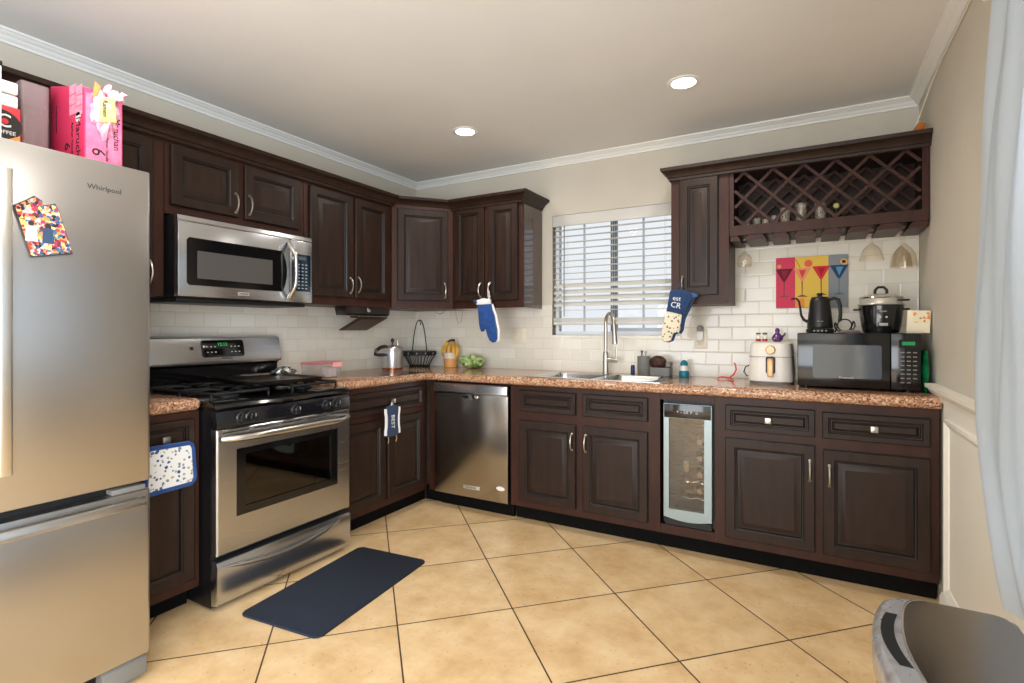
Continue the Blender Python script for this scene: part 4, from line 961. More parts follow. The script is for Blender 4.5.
M2 = [(2.242, 1.466), (2.223, 1.346), (2.194, 1.251), (2.188, 1.185), (2.200, 1.166), (2.22, 1.162), (2.246, 1.172), (2.262, 1.215), (2.269, 1.258), (2.276, 1.222), (2.290, 1.213), (2.303, 1.231), (2.315, 1.302), (2.337, 1.372), (2.371, 1.423), (2.36, 1.452), (2.30, 1.472)]
hand = [(2.223, 1.350), (2.194, 1.251), (2.188, 1.185), (2.200, 1.166), (2.22, 1.162), (2.246, 1.172), (2.262, 1.215), (2.269, 1.258), (2.276, 1.222), (2.288, 1.214), (2.298, 1.231), (2.306, 1.302), (2.310, 1.325)]
pad('printed_hand', rel(hand, 2.30, 1.44), -0.024, -0.006, PATC, m2_, 0.007)
pad('navy_back', rel([(p[0]+0.010, p[1]-0.003) for p in M2], 2.30, 1.44), -0.0055, 0.016, NAVY, m2_, 0.008)
cuffp = [(2.242, 1.466), (2.221, 1.345), (2.318, 1.322), (2.340, 1.372), (2.371, 1.423), (2.36, 1.452), (2.30, 1.472)]
cf2 = pad('cuff', rel(cuffp, 2.30, 1.44), -0.028, -0.0065, NAVY, m2_, 0.007)
pad('cuff_flap', rel([(2.345, 1.452), (2.362, 1.415), (2.402, 1.428), (2.385, 1.446)], 2.30, 1.44), -0.020, 0.004, mat('quilt_light_navy', (52,92,140), 0.85), m2_, 0.005)
text('lettering', 'est', 0.040, CLOTHW, cf2, (-0.018, -0.0285, -0.022), (R(90), R(10), 0)); text('lettering', 'CR', 0.046, CLOTHW, cf2, (-0.024, -0.0285, -0.062), (R(90), R(14), 0))
MB().tube([(-0.03, -0.004, 0.025), (-0.016, 0.008, 0.07), (0.0, 0.004, 0.026)], 0.0026, 6).build('loop', NAVY, m2_)
ph = thing('pot_holder', 'square blue and white printed pot holder hanging on the cabinet beside the fridge', 'pot holder', (0.652, -2.36, 0.664), L90)
hp_ = [(-0.085, -0.088), (0.085, -0.083), (0.096, -0.072), (0.100, -0.06), (0.093, 0.062), (0.088, 0.078), (0.076, 0.087), (-0.07, 0.090), (-0.085, 0.08), (-0.09, -0.075)]
pad('cloth', hp_, -0.011, 0.002, PATB, ph, 0.005)
b = MB(); b.tube([(p[0]*1.01, -0.0045, p[1]*1.01) for p in hp_], 0.0105, 8, True); b.build('border', QB, ph)
MB().tube([(-0.012, -0.004, 0.088), (-0.004, 0.002, 0.112), (0.006, -0.004, 0.088)], 0.003, 6).build('loop', QB, ph)
p2 = thing('pot_holder', 'small navy pot holder with white edges hanging on the wide drawer', 'pot holder', (0.634, -1.006, 0.655), L90)
h2 = [(-0.066, -0.082), (-0.05, -0.098), (0.045, -0.100), (0.064, -0.082), (0.066, -0.04), (0.058, 0.0), (0.062, 0.05), (0.066, 0.075), (0.046, 0.094), (0.0, 0.099), (-0.05, 0.094), (-0.066, 0.075), (-0.058, 0.03), (-0.060, -0.03)]
NV2 = mat('navy_cloth', (52,66,96), 0.85, bump=.3, nscale=70)
pb = pad('cloth', h2, -0.010, 0.002, NV2, p2, 0.004)
for s_ in (-1, 1):
    b = MB(); b.tube([(s_*(0.062 if abs(z_) > .05 else 0.056), -0.006, z_) for z_ in (-0.085, -0.06, -0.03, 0.0, 0.03, 0.06, 0.082)], 0.0105, 8, flat=.8); b.build('white_edge', CLOTHW, p2)
text('lettering', 'BEST', 0.042, CLOTHW, pb, (0.0, -0.0108, -0.005), (R(90), R(90), 0))
for x_ in (-0.035, 0.038): MB().tube([(x_, -0.004, -0.098), (x_+0.003, -0.005, -0.118), (x_-0.006, -0.006, -0.138)], 0.0028, 6).build('cord', mat('tan_cord', (176,150,112), 0.7), p2)
MB().tube([(-0.010, -0.003, 0.096), (0.0, 0.0, 0.118), (0.010, -0.003, 0.096)], 0.0028, 6).build('loop', CLOTHW, p2)

# ------------------------------------------------------------------ worktop, right: air fryer, microwave, kettle, rice cooker
GOLD = mat('rose_gold', (206,160,116), 0.42, 0.7); AFW = mat('fryer_white', (228,223,214), 0.35)
af = thing('air_fryer', 'white air fryer with a gold dial and handle left of the black microwave', 'air fryer', (2.772, -0.235, CT+.0005), R(-3))
b = MB(); L = []
for ins, h in ((0.012, 0.010), (0.0, 0.018), (0.0, 0.05), (0.004, 0.13), (0.008, 0.205), (0.013, 0.224), (0.030, 0.233), (0.06, 0.2335)):
    L.append([(x, y, h) for x, y in rrect(-0.112+ins, 0.112-ins, -0.125+ins, 0.125-ins, max(0.02, 0.06-ins*.5), 6)])
b.loft(L); b.build('body', AFW, af)
b = MB(); b.loft([[(x, y, h) for x, y in rrect(-0.106, 0.106, -0.119, 0.119, 0.05, 6)] for h in (0.0, 0.0095)]); b.build('base', GREYP, af)
b = MB(); b.loft([[(x, y, h) for x, y in rrect(-0.1095-e, 0.1095+e, -0.1225-e, 0.1225+e, 0.058, 6)] for h, e in ((0.1505, -0.001), (0.151, 0.0008), (0.1525, 0.0008), (0.153, -0.001))]); b.build('drawer_seam', GREYP, af)
b = MB(); b.lathe([(0.024, -0.117), (0.024, -0.128), (0.020, -0.132), (0.001, -0.1325)], (0.006, 0, 0.190), 24, 'y'); b.build('dial', GOLD, af)
MB().box(0.003, 0.009, -0.1345, -0.1322, 0.172, 0.208).build('dial_mark', AFW, af)
b = MB(); b.prism(rrect(-0.018, 0.030, 0.060, 0.154, 0.012, 4), -0.128, -0.112, 'y', 0.003); b.build('handle_recess', BLACKP, af)
b = MB(); b.prism([(-0.120, 0.146), (-0.158, 0.142), (-0.164, 0.130), (-0.156, 0.048), (-0.146, 0.044), (-0.140, 0.060), (-0.140, 0.122), (-0.120, 0.126)], -0.007, 0.022, 'x', 0.004); b.build('handle', GOLD, af)
b = MB(); b.tube([(2.655, -0.09, CT+0.02), (2.632, -0.15, CT+0.03), (2.622, -0.20, CT+0.055), (2.632, -0.21, CT+0.085), (2.66, -0.19, CT+0.10)], 0.0035, 6)
o = b.build('power_cord', BLACKP); tag(o, 'black power cord curving out at the left of the white air fryer', 'cord')
for i, x in enumerate((2.703, 2.737)):
    t = thing('spice_jar', 'tiny jar of red spice on the white air fryer, %s of the two' % ('left', 'right')[i], 'jar', (x, -0.25, CT+.2345), 0, 'tiny spice jars on the air fryer')
    MB().lathe([(0.013, 0), (0.0145, 0.002), (0.0145, 0.034), (0.011, 0.039)], n=14).build('glass', GLASSW, t)
    MB().lathe([(0.012, 0.0015), (0.0132, 0.003), (0.0132, 0.015)], n=14).build('spice', mat('red_spice%d' % i, (176,44,36), .6), t)
    MB().lathe([(0.0125, 0.0395), (0.0125, 0.048), (0.010, 0.050)], n=14).build('cap', mat('jar_cap%d' % i, (98,86,70), .4), t)
PUR = mat('purple_ceramic', (92,52,112), 0.25, coat=.4)
t = thing('purple_figurine', 'small purple gourd-shaped ornament on the air fryer', 'ornament', (2.800, -0.25, CT+.2345), 0)
MB().lathe([(0.018, 0), (0.027, 0.010), (0.029, 0.022), (0.022, 0.036), (0.012, 0.046), (0.0105, 0.056), (0.013, 0.064), (0.008, 0.074), (0.002, 0.077)], n=22).build('body', PUR, t)
MB().tube([(0.024, 0, 0.028), (0.036, 0, 0.040), (0.040, 0, 0.050)], [0.006, 0.005, 0.004], 8).build('spout', PUR, t)
MB().sphere((-0.012, -0.022, 0.018), (0.006, 0.004, 0.006), 10, 6).build('silver_spot', CHROME, t)

mo = thing('countertop_microwave', 'black countertop microwave at the right end of the worktop', 'microwave', (2.902, 0, CT), 0)
MWW, MF, MZ0, MZ1 = 0.513, -0.455, 0.012, 0.284
b = MB(); b.box(0.003, MWW-0.003, MF+0.03, -0.05, MZ0, MZ1, 0.005); b.build('body', BLACKM, mo)
for x in (0.04, MWW-0.04):
    for y in (MF+0.07, -0.09): MB().lathe([(0.014, 0.0003), (0.014, MZ0)], (x, y, 0), 12).build('foot', BLACKP, mo)
MBK = mat('microwave_black', (14,14,17), 0.14, coat=0.4)
b = MB(); b.box(0.0, 0.394, MF, MF+0.0295, MZ0, MZ1, 0.005); dr = b.build('door', MBK, mo)
b = MB(); b.prism(rrect(0.070, 0.360, 0.058, 0.224, 0.010, 3), MF-0.0012, MF+0.0005, 'y'); b.build('window', mat('mesh_window', (70,74,80), 0.10, 0.0, coat=0.6), dr)
text('logo', 'Panasonic', 0.016, mat('logo_white', (190,190,190), .5), dr, (0.215, MF-0.0020, 0.062))
b = MB(); b.box(0.396, MWW, MF, MF+0.0295, MZ0, MZ1, 0.005); cp3 = b.build('control_panel', MBK, mo)
MB().box(0.428, 0.504, MF-0.001, MF-0.0001, 0.214, 0.252).build('display', BLACKG, cp3)
text('clock_digits', '0000', 0.025, DIGIT, cp3, (0.465, MF-0.0018, 0.234))
KP = mat('key_grey', (120,116,110), 0.5)
for j in range(8):
    for i in range(3 if j < 7 else 2):
        x = 0.434+i*0.024; zz = 0.192-j*0.0205
        MB().box(x, x+0.015, MF-0.0012, MF-0.0002, zz-0.0028, zz+0.0028).build('button', KP, cp3)
MT = CT+MZ1
kt = thing('gooseneck_kettle', 'matte black gooseneck kettle on its base on top of the black microwave', 'kettle', (3.006, -0.28, MT+.0005), 0)
b = MB(); b.lathe([(0.062, 0), (0.066, 0.004), (0.066, 0.018), (0.060, 0.022)], n=28); kb = b.build('base', BLACKM, kt)
for i in range(4): MB().lathe([(0.0045, -0.0672), (0.0045, -0.0645)], (-0.027+i*0.018, 0.0, 0.011), 10, 'y').build('button', mat('base_key%d' % i, (150,150,148), .4), kb)
KBL = mat('kettle_black', (24,23,23), 0.38)
MB().lathe([(0.058, 0.0225), (0.061, 0.028), (0.060, 0.045), (0.048, 0.165), (0.044, 0.182), (0.040, 0.186)], n=32).build('body', KBL, kt)
MB().lathe([(0.041, 0.1865), (0.040, 0.191), (0.012, 0.195), (0.011, 0.203), (0.015, 0.207), (0.013, 0.213), (0.002, 0.214)], n=24).build('lid', KBL, kt)
b = MB(); b.tube([(-0.055, 0, 0.060), (-0.075, 0, 0.070), (-0.088, 0, 0.095), (-0.093, 0, 0.135), (-0.098, 0, 0.170), (-0.110, 0, 0.187), (-0.128, 0, 0.187), (-0.136, 0, 0.182)], [0.010, 0.008, 0.0065, 0.0058, 0.0055, 0.0055, 0.0055, 0.006], 10); b.build('spout', KBL, kt)
b = MB(); b.tube([(0.044, 0, 0.176), (0.066, 0, 0.184), (0.084, 0, 0.176), (0.092, 0, 0.145), (0.094, 0, 0.105), (0.092, 0, 0.075), (0.086, 0, 0.062)], [0.008, 0.009, 0.0095, 0.0095, 0.009, 0.0085, 0.006], 10); b.build('handle', KBL, kt)
text('logo', 'Govee', 0.011, mat('logo_dim', (150,150,150), .5), kt, (0, -0.0595, 0.062), (R(84), 0, 0))

ri = thing('rice_cooker', 'black rice cooker with a white steamer and glass lid on the microwave', 'rice cooker', (3.278, -0.255, MT+.0005), 0)
MB().lathe([(0.070, 0), (0.078, 0.004), (0.086, 0.04), (0.095, 0.110), (0.098, 0.138), (0.094, 0.142)], n=36).build('body', mat('cooker_black', (16,16,18), 0.12, coat=.5), ri)
MB().lathe([(0.097, 0.1425), (0.102, 0.146), (0.100, 0.150), (0.090, 0.151), (0.092, 0.174), (0.094, 0.177), (0.088, 0.1775)], n=36).build('steamer', mat('steamer_white', (196,190,180), 0.3, .3), ri)
MB().lathe([(0.093, 0.178), (0.088, 0.188), (0.060, 0.198), (0.020, 0.203), (0.001, 0.2035)], n=36).build('glass_lid', GLASSW, ri)
MB().lathe([(0.0935, 0.177), (0.0955, 0.180), (0.0935, 0.184), (0.091, 0.184)], n=36, cap=(False, False)).build('lid_rim', CHROME, ri)
b = MB(); b.tube([(-0.026, 0, 0.203), (-0.024, 0, 0.222), (-0.012, 0, 0.236), (0.012, 0, 0.236), (0.024, 0, 0.222), (0.026, 0, 0.203)], 0.007, 8); b.build('lid_handle', BLACKP, ri)
for s_ in (-1, 1):
    b = MB(); b.box(s_*0.104-0.016, s_*0.104+0.016, -0.022, 0.022, 0.116, 0.126, 0.004); b.build('side_handle', BLACKP, ri)
b = MB(); b.box(0.060, 0.112, -0.075, -0.050, 0.160, 0.170, 0.004); b.build('steamer_grip', BLACKP, ri)
b = MB(); b.prism(rrect(-0.028, 0.030, 0.028, 0.118, 0.010, 3), -0.0945, -0.080, 'y', 0.002); sp_ = b.build('switch_plate', BLACKG, ri)
MB().box(-0.016, 0.020, -0.100, -0.0948, 0.036, 0.050, 0.002).build('lever', mat('lever_grey', (170,168,164), .4), sp_)
for x in (-0.012, 0.014): MB().lathe([(0.005, -0.0965), (0.005, -0.0946)], (x, 0, 0.080), 10, 'y').build('lamp', PRINT, sp_)
text('logo', 'OSTER', 0.010, PRINT, sp_, (0.001, -0.0950, 0.108))
b = MB(); P = []
for i in range(41):
    t = i/40; a = t*2*math.pi*1.7
    P.append((3.112+0.022*t+0.036*math.cos(a+2.6), -0.17-0.05*t, MT+0.040+0.034*math.sin(a+2.6)))
b.tube(P, 0.0038, 7); b.tube([P[-1], (3.155, -0.16, MT+0.03), (3.16, -0.12, MT+.01)], 0.0038, 7); b.tube([P[0], (3.09, -0.17, MT+0.03), (3.08, -0.15, MT+.005)], 0.0038, 7)
o = b.build('power_cord', BLACKP); tag(o, 'black power cord coiled between the kettle and the rice cooker', 'cord')
t = MB().lathe([(0.050, 0), (0.053, 0.003), (0.040, 0.012), (0.012, 0.016)], (0, 0, 0), 22, 'z', 1, .7).build('spoon_rest', mat('grey_ceramic', (120,110,104), .3), None, (3.140, -0.33, MT+.0005)); tag(t, 'small flat grey dish on the microwave between the kettle and the rice cooker', 'dish')
PK = spots('orange_print_card', (228,216,186), [(214,120,60), (228,150,90), (120,130,80), (228,216,186)], 55, 0.42)
pk = thing('snack_box', 'cream box with an orange picture leaning by the wall beside the rice cooker', 'box', (3.418, -0.35, MT+.0005), R(-6))
b = MB(); b.prism([(-0.046, 0.0), (0.045, 0.0), (0.049, 0.108), (-0.042, 0.112)], -0.012, 0.012, 'y', 0.003); bx = b.build('carton', mat('cream_card', (230,220,192), .6), pk)
b = MB(); b.prism([(-0.022, 0.052), (0.044, 0.048), (0.046, 0.100), (-0.020, 0.102)], -0.0130, -0.0122, 'y'); b.build('orange_print', PK, bx)
b = MB(); b.prism([(-0.036, 0.014), (0.030, 0.012), (0.031, 0.042), (-0.035, 0.046)], -0.0130, -0.0122, 'y'); b.build('lower_print', spots('pale_print_card', (230,220,192), [(200,150,90), (160,150,110), (230,220,192)], 70, 0.3), bx)
GB = mat('green_foil', (12,104,56), 0.22, 0.3, col2=(30,146,86), nscale=18, bump=.5, bscale=22)
b = MB(); L = []
for k in range(9):
    u = k/8; th = 0.0215*(math.sin(math.pi*min(.94, max(.06, u)))**.5); L.append([(0.0215*0+th*math.cos(a), 0.085*math.sin(a)*(1-.10*math.sin(3*u)), 0.001+0.200*u) for a in [2*math.pi*i/16 for i in range(16)]])
b.loft(L); o = b.build('snack_bag', GB, None, (3.440, -0.345, CT+.0005)); tag(o, 'shiny green bag standing between the black microwave and the right wall', 'bag')

# canvas with four cocktail glasses
cv = thing('canvas_print', 'small canvas of four cocktail glasses on pink, yellow and grey on the tiles', 'painting', (2.782, -0.0085, 1.364), 0)
CW, CH = 0.365, 0.300
b = MB(); b.box(0, CW, -0.024, -0.0005, 0, CH, 0.002); b.build('canvas', mat('canvas_edge', (200,190,176), .8), cv)
def art(name, poly, col, y=-0.0246, th=0.0004):
    return MB().prism(poly, y-th, y, 'y').build(name, mat('paint_'+name+str(len(bpy.data.materials)), col, 0.75), cv)
for i, (xa, xb, c) in enumerate(((0.001, 0.102, (216,66,98)), (0.102, 0.270, (234,196,84)), (0.270, CW-0.001, (138,144,150)))): art('background_band', [(xa, 0.001), (xb, 0.001), (xb, CH-0.001), (xa, CH-0.001)], c)
art('lower_band', [(0.102, 0.001), (0.150, 0.001), (0.150, 0.055), (0.102, 0.055)], (232,150,70), -0.02505)
for i, (cx_, c, c2, zt) in enumerate(((0.044, (110,22,44), (150,30,60), 0.232), (0.138, (236,150,110), (214,70,70), 0.232), (0.234, (214,44,58), (176,24,40), 0.240), (0.322, (28,66,104), (90,150,190), 0.240))):
    hw = 0.046
    art('cocktail', [(cx_-hw, zt), (cx_-0.006, zt-0.075), (cx_+0.006, zt-0.075), (cx_+hw, zt)], c, -0.0252)
    art('cocktail_light', [(cx_-hw*.35, zt-0.010), (cx_, zt-0.060), (cx_+hw*.45, zt-0.010)], c2, -0.0257)
    art('glass_stem', [(cx_-0.002, zt-0.16), (cx_+0.002, zt-0.16), (cx_+0.003, zt-0.075), (cx_-0.003, zt-0.075)], (120,70,70) if i < 3 else (110,116,124), -0.0252)
    art('glass_foot', [(cx_-0.030, zt-0.168), (cx_+0.030, zt-0.168), (cx_+0.006, zt-0.156), (cx_-0.006, zt-0.156)], (150,80,70) if i < 3 else (104,110,120), -0.0252)
for cx_, cz_, r_, c in ((0.170, 0.258, 0.021, (230,104,84)), (0.018, 0.248, 0.012, (232,150,110)), (0.345, 0.258, 0.018, (226,176,110)), (0.345, 0.258, 0.009, (240,206,150))): art('fruit_slice', circ(cx_, cz_, r_, 16), c, -0.0262)
MB().tube([(0.104, -0.0256, CH-0.012), (0.128, -0.0256, 0.235)], 0.0016, 5).build('straw', mat('straw_paint', (190,60,60), .7), cv)

# stemware and glasses on the rack
def goblet(x, y, label, rb, rr, hb, cup):
    """glass hung upside down by its foot; z of the foot just above the rails"""
    zf = KZ-0.0105
    t = thing('wine_glass', label, 'glass', (x, y, zf), 0, 'wine glasses hanging from the rack')
    MB().lathe([(0.001, 0.0), (0.033, -0.002), (0.034, -0.0035), (0.010, -0.006), (0.0045, -0.012), (0.0042, -hb), (0.010, -hb-0.004)], n=24, cap=(True, False)).build('stem', GLASSW, t)
    b = MB(); oo = [(0.008, -hb-0.003)]+[(rb*math.sin(math.pi/2*min(1, u*1.6))**.8*(1-u)+rr*u if u > 0 else 0.008, -hb-0.004-cup*u) for u in (0.08, .2, .35, .5, .7, .85, 1)]
    inn = [(r-0.0015, z+0.0008) for r, z in reversed(oo)]
    b.lathe(oo+inn, n=28, cap=(False, False)); b.build('bowl', GLASSW, t)
    return t
goblet(2.627, -0.215, 'wine glass hanging alone at the left end of the rack', 0.046, 0.036, 0.070, 0.086)
goblet(3.242, -0.215, 'flared glass hanging third from the right wall side, left of the pair', 0.036, 0.056, 0.068, 0.092)
goblet(3.378, -0.230, 'front glass of the pair hanging next to the right wall', 0.040, 0.058, 0.082, 0.120)
goblet(3.380, -0.110, 'rear glass of the pair hanging next to the right wall', 0.038, 0.050, 0.082, 0.110)
gl = [(2.630, 0.022, 0.052), (2.688, 0.024, 0.066), (2.736, 0.020, 0.056), (2.782, 0.020, 0.070), (2.836, 0.027, 0.108), (2.916, 0.030, 0.125), (3.011, 0.030, 0.118)]
where = ['at the left end of the wine rack shelf', 'second from the left on the wine rack shelf', 'third from the left on the wine rack shelf', 'fourth from the left on the wine rack shelf', 'fifth from the left on the wine rack shelf, tall', 'second from the right among the rack tumblers', 'rightmost of the tumblers on the wine rack shelf']
FR = KZ+0.0485
for (x, r, h), wl in zip(gl, where):
    b = MB(); b.lathe([(r*.86, 0), (r, h), (r-0.002, h), (r*.84-0.001, 0.005)], n=22)
    tag(b.build('tumbler', TUMB, None, (x, -0.17, FR)), ('short' if h < .09 else 'tall')+' clear glass '+wl, 'glass', 'glasses on the wine rack shelf')
t = thing('stoppered_bottle', 'small dark bottle with a pale round stopper on the wine rack shelf', 'bottle', (3.086, -0.17, FR), 0)
MB().lathe([(0.022, 0), (0.024, 0.003), (0.024, 0.048), (0.010, 0.064), (0.009, 0.078)], n=18).build('glass', GRNGL, t)
b = MB(); b.sphere((0, 0, 0.094), (0.016, 0.016, 0.0165), 16, 10); b.build('stopper', mat('pale_stopper', (206,200,130), .4), t)
t = thing('wooden_wedge', 'small orange wooden block on top of the wine rack in the wall corner', 'block', (3.425, -0.285, 2.2005), R(12))
b = MB(); b.prism([(-0.035, 0), (0.022, 0), (0.030, 0.050), (0.004, 0.062)], -0.02, 0.02, 'y', 0.004); b.build('block', mat('orange_wood', (196,116,44), .5, col2=(160,84,28), nscale=20), t)
b = MB(); b.tube([(3.405, -0.25, 2.203), (3.42, -0.20, 2.25), (3.444, -0.22, 2.32), (3.464, -0.34, 2.405), (3.468, -0.6, 2.432), (3.468, -1.2, 2.434)], 0.0035, 6)
o = b.build('white_cable', CREAM); tag(o, 'pale cable running up the wall corner from the wine rack to the crown moulding', 'cable')

# ------------------------------------------------------------------ things on and on top of the fridge
FT = 1.781
PINK = mat('carton_pink', (232,58,104), 0.5); PINKL = mat('carton_pink_light', (240,128,160), 0.5, col2=(236,104,144), nscale=30); INK = mat('print_black', (38,26,34), .6); PALE = mat('print_pale_pink', (244,176,196), .6, col2=(232,130,164), nscale=50)
def facing(n, x):
    n = Vector(n); x = Vector(x); y = n.cross(x); return Matrix((x, y, n)).transposed().to_euler()
rc_ = thing('noodle_carton', 'torn pink noodle carton standing on top of the fridge', 'box', (0.75, -2.690, FT), 0)
b = MB()
b.prism([(0, 0), (0, 0.302), (-0.02, 0.308), (-0.27, 0.365), (-0.27, 0)], 0, 0.118, 'y', 0.003); bx = b.build('carton', PINK, rc_)
b = MB(); b.box(0.0004, 0.0014, 0.004, 0.114, 0.002, 0.285); b.build('front_print', PINKL, bx)
# torn opening in the front with wrapping spilling out
random.seed(5)
b = MB(); P = []
for i in range(26):
    a = 2*math.pi*i/26; q = 1+random.uniform(-.22, .25); P.append((0.060+0.044*q*math.cos(a), 0.225+0.080*q*math.sin(a)))
L = [[(0.0016, p[0], p[1]) for p in P], [(0.010, 0.060+(p[0]-.060)*.85+random.uniform(-.004, .004), 0.225+(p[1]-.225)*.85) for p in P], [(0.022+random.uniform(-.008, .008), 0.060+(p[0]-.060)*.5, 0.225+(p[1]-.225)*.5) for p in P]]
b.loft(L); b.build('torn_wrapping', mat('crumpled_wrap', (246,206,220), .3, col2=(238,140,172), nscale=40, bump=.5), bx)
b = MB(); b.prism([(0.036, 0.185), (0.088, 0.200), (0.082, 0.288), (0.040, 0.275)], 0.014, 0.028, 'x', 0.004); yp = b.build('noodle_packet', mat('packet_yellow', (240,222,150), .4, col2=(232,190,110), nscale=25), bx)
text('packet_print', 'Ramen', 0.022, INK, yp, (0.0295, 0.050, 0.238), facing((1, 0, 0), (0, 0, -1)))
b = MB(); b.prism([(0.02, 0.270), (0.036, 0.282), (0.046, 0.318), (0.028, 0.330)], 0.004, 0.012, 'x', 0.002); b.build('torn_flap', mat('card_brown', (206,140,80), .7), bx)
b = MB(); random.seed(9)
P = [(0.006+random.uniform(0, .02), 0.058+0.060*i/9, 0.300+0.022*math.sin(i*1.7)) for i in range(10)]
b.tube(P, [0.010+0.006*math.sin(i*2.1) for i in range(10)], 7); b.build('plastic_fringe', bpy.data.materials['crumpled_wrap'], bx)
text('front_lettering', 'Maruchan', 0.030, INK, bx, (0.0020, 0.098, 0.165), facing((1, 0, 0), (0, 0, -1)))
text('front_number', '6', 0.060, INK, bx, (0.0020, 0.040, 0.085), facing((1, 0, 0), (0, 0, -1)))
text('front_note', 'Ramen Noodle Soup', 0.014, INK, bx, (0.0020, 0.068, 0.085), facing((1, 0, 0), (0, 0, -1)))
fs = facing((0, -1, 0), (0, 0, -1))
text('side_lettering', 'Maruchan', 0.046, INK, bx, (-0.045, -0.0006, 0.115), fs); text('side_note', 'Ramen Noodle Soup', 0.020, INK, bx, (-0.090, -0.0006, 0.110), fs)
text('side_number', '6', 0.060, INK, bx, (-0.130, -0.0006, 0.115), fs); text('side_small_print', 'Cooking directions', 0.013, INK, bx, (-0.215, -0.0006, 0.230), fs)
b = MB(); b.lathe([(0.018, -0.0012), (0.018, -0.0003)], (-0.045, 0, 0.205), 18, 'y'); b.build('logo_disc', WHITE, bx)
for i in range(2):
    for j in range(3): MB().box(-0.110+i*0.050, -0.064+i*0.050, -0.0012, -0.0003, 0.210+j*0.036+(0.012 if i == 0 else 0), 0.243+j*0.036+(0.012 if i == 0 else 0)).build('picture_square', PALE, bx)
pbn = thing('clear_bin', 'tall smoky clear plastic bin between the pink carton and the red box', 'bin', (0.490, -2.756, FT), 0)
SMK = clear_mat('smoky_plastic', (232,222,224), 0.1, 0.03, 0.20, (226,206,206))
b = MB(); L = []
for ins, h in ((0.006, 0), (0.0, 0.004), (-0.003, 0.330), (-0.001, 0.330), (0.003, 0.008), (0.01, 0.005)): L.append([(x, y, h) for x, y in rrect(-0.060+ins, 0.060-ins, -0.038+ins, 0.038-ins, 0.010, 4)])
b.loft(L, True, (True, True)); b.build('bin', SMK, pbn)
b = MB(); L = []
for ins, h in ((0.005, 0.250), (0.004, 0.327), (0.009, 0.327), (0.011, 0.250)): L.append([(x, y, h) for x, y in rrect(-0.060+ins, 0.060-ins, -0.038+ins, 0.038-ins, 0.010, 4)])
b.loft(L, True, (True, True)); b.build('grey_liner', mat('liner_grey', (84,90,104), .3), pbn)
cb = thing('coffee_box', 'red coffee pod box with a black oval on top of the fridge', 'box', (0.66, -2.922, FT), 0)
b = MB(); b.box(-0.16, 0, -0.16, 0.090, 0, 0.188, 0.002); bx = b.build('carton', mat('coffee_red', (196,34,48), .45), cb)
b = MB(); b.prism([(y*1.15+0.036-0.0, z) for y, z in circ(0.0, 0.124, 0.050, 30)], 0.0002, 0.0014, 'x'); b.build('black_oval', mat('oval_black', (34,28,24), .4), bx)
fx = facing((1, 0, 0), (0, 1, 0))
text('oval_letter', 'C', 0.062, WHITE, bx, (0.0020, 0.046, 0.136), fx); text('oval_lettering', 'COFFEE', 0.017, WHITE, bx, (0.0020, 0.048, 0.100), fx)
b = MB(); b.prism([(0.02, 0.040), (0.088, 0.040), (0.088, 0.098), (0.060, 0.080)], 0.0016, 0.0022, 'x'); b.build('orange_corner', mat('coffee_orange', (232,150,70), .5), bx)
text('count_number', '36', 0.034, INK, bx, (0.0028, 0.064, 0.068), fx)
b = MB(); b.lathe([(0.009, 0.0016), (0.009, 0.0024)], (0, 0.050, 0.136), 14, 'x'); b.build('red_bean', mat('bean_red', (206,40,50), .4), bx)
for i in range(2):
    b = MB(); b.box(-0.15, -0.004, -0.15, 0.085, 0.0005, 0.040, 0.004)
    tag(b.build('white_tray', WHITE, None, (0.66, -2.922, FT+0.1885+i*0.045)), ('lower', 'upper')[i]+' of two flat white boxes stacked on the red coffee box', 'box', 'flat white boxes over the coffee box')
b = MB(); b.box(-0.12, 0, -0.14, 0, 0, 0.232, 0.003)
wbx = thing('white_box', 'white box with a dark rim at the far left on the fridge', 'box', (0.845, -2.934, 1.7945), 0)
b.build('carton', WHITE, wbx); b = MB(); b.box(-0.122, 0.002, -0.142, 0.002, 0.2325, 0.248, 0.003); b.build('lid', BLACKP, wbx)

# photo magnet on the fridge door (door face at x = 0.908)
mg = thing('photo_magnet', 'colourful stepped photo souvenir magnet stuck tilted on the fridge door', 'magnet', (0.9095, -2.86, 1.54), L90)
mp = [(-2.929, 1.601), (-2.901, 1.622), (-2.882, 1.638), (-2.863, 1.627), (-2.862, 1.612), (-2.831, 1.625), (-2.822, 1.605), (-2.786, 1.475), (-2.89, 1.452)]
mp = [(y+2.86, z-1.54) for y, z in mp]
b = MB(); b.prism(mp, -0.009, 0.0, 'y', 0.001); mgb = b.build('plaque', mat('magnet_edge', (60,48,44), .5), mg)
MGP = spots('souvenir_print', (196,160,150), [(206,72,56), (60,96,140), (226,150,80), (120,50,60), (70,120,130), (236,190,190), (180,60,90), (240,220,120), (40,44,60)], 120, 0.74)
b = MB(); b.prism([(p[0]*.97, p[1]*.97) for p in mp], -0.0102, -0.0092, 'y'); b.build('printed_face', MGP, mgb)
# two small figures on the print
for x, z, c, c2 in ((-0.030, -0.010, (236,232,230), (196,150,120)), (0.010, -0.012, (50,76,108), (70,90,120))):
    b = MB(); b.prism([(x-0.012, z+0.016), (x+0.012, z+0.016), (x+0.016, z-0.030), (x-0.014, z-0.030)], -0.0112, -0.0103, 'y'); b.build('figure_dress', mat('figure'+str(len(bpy.data.materials)), c, .6), mgb)
    b = MB(); b.prism(circ(x, z+0.024, 0.0075, 12), -0.0112, -0.0103, 'y'); b.build('figure_head', mat('figurehead'+str(len(bpy.data.materials)), (60,44,40), .6), mgb)

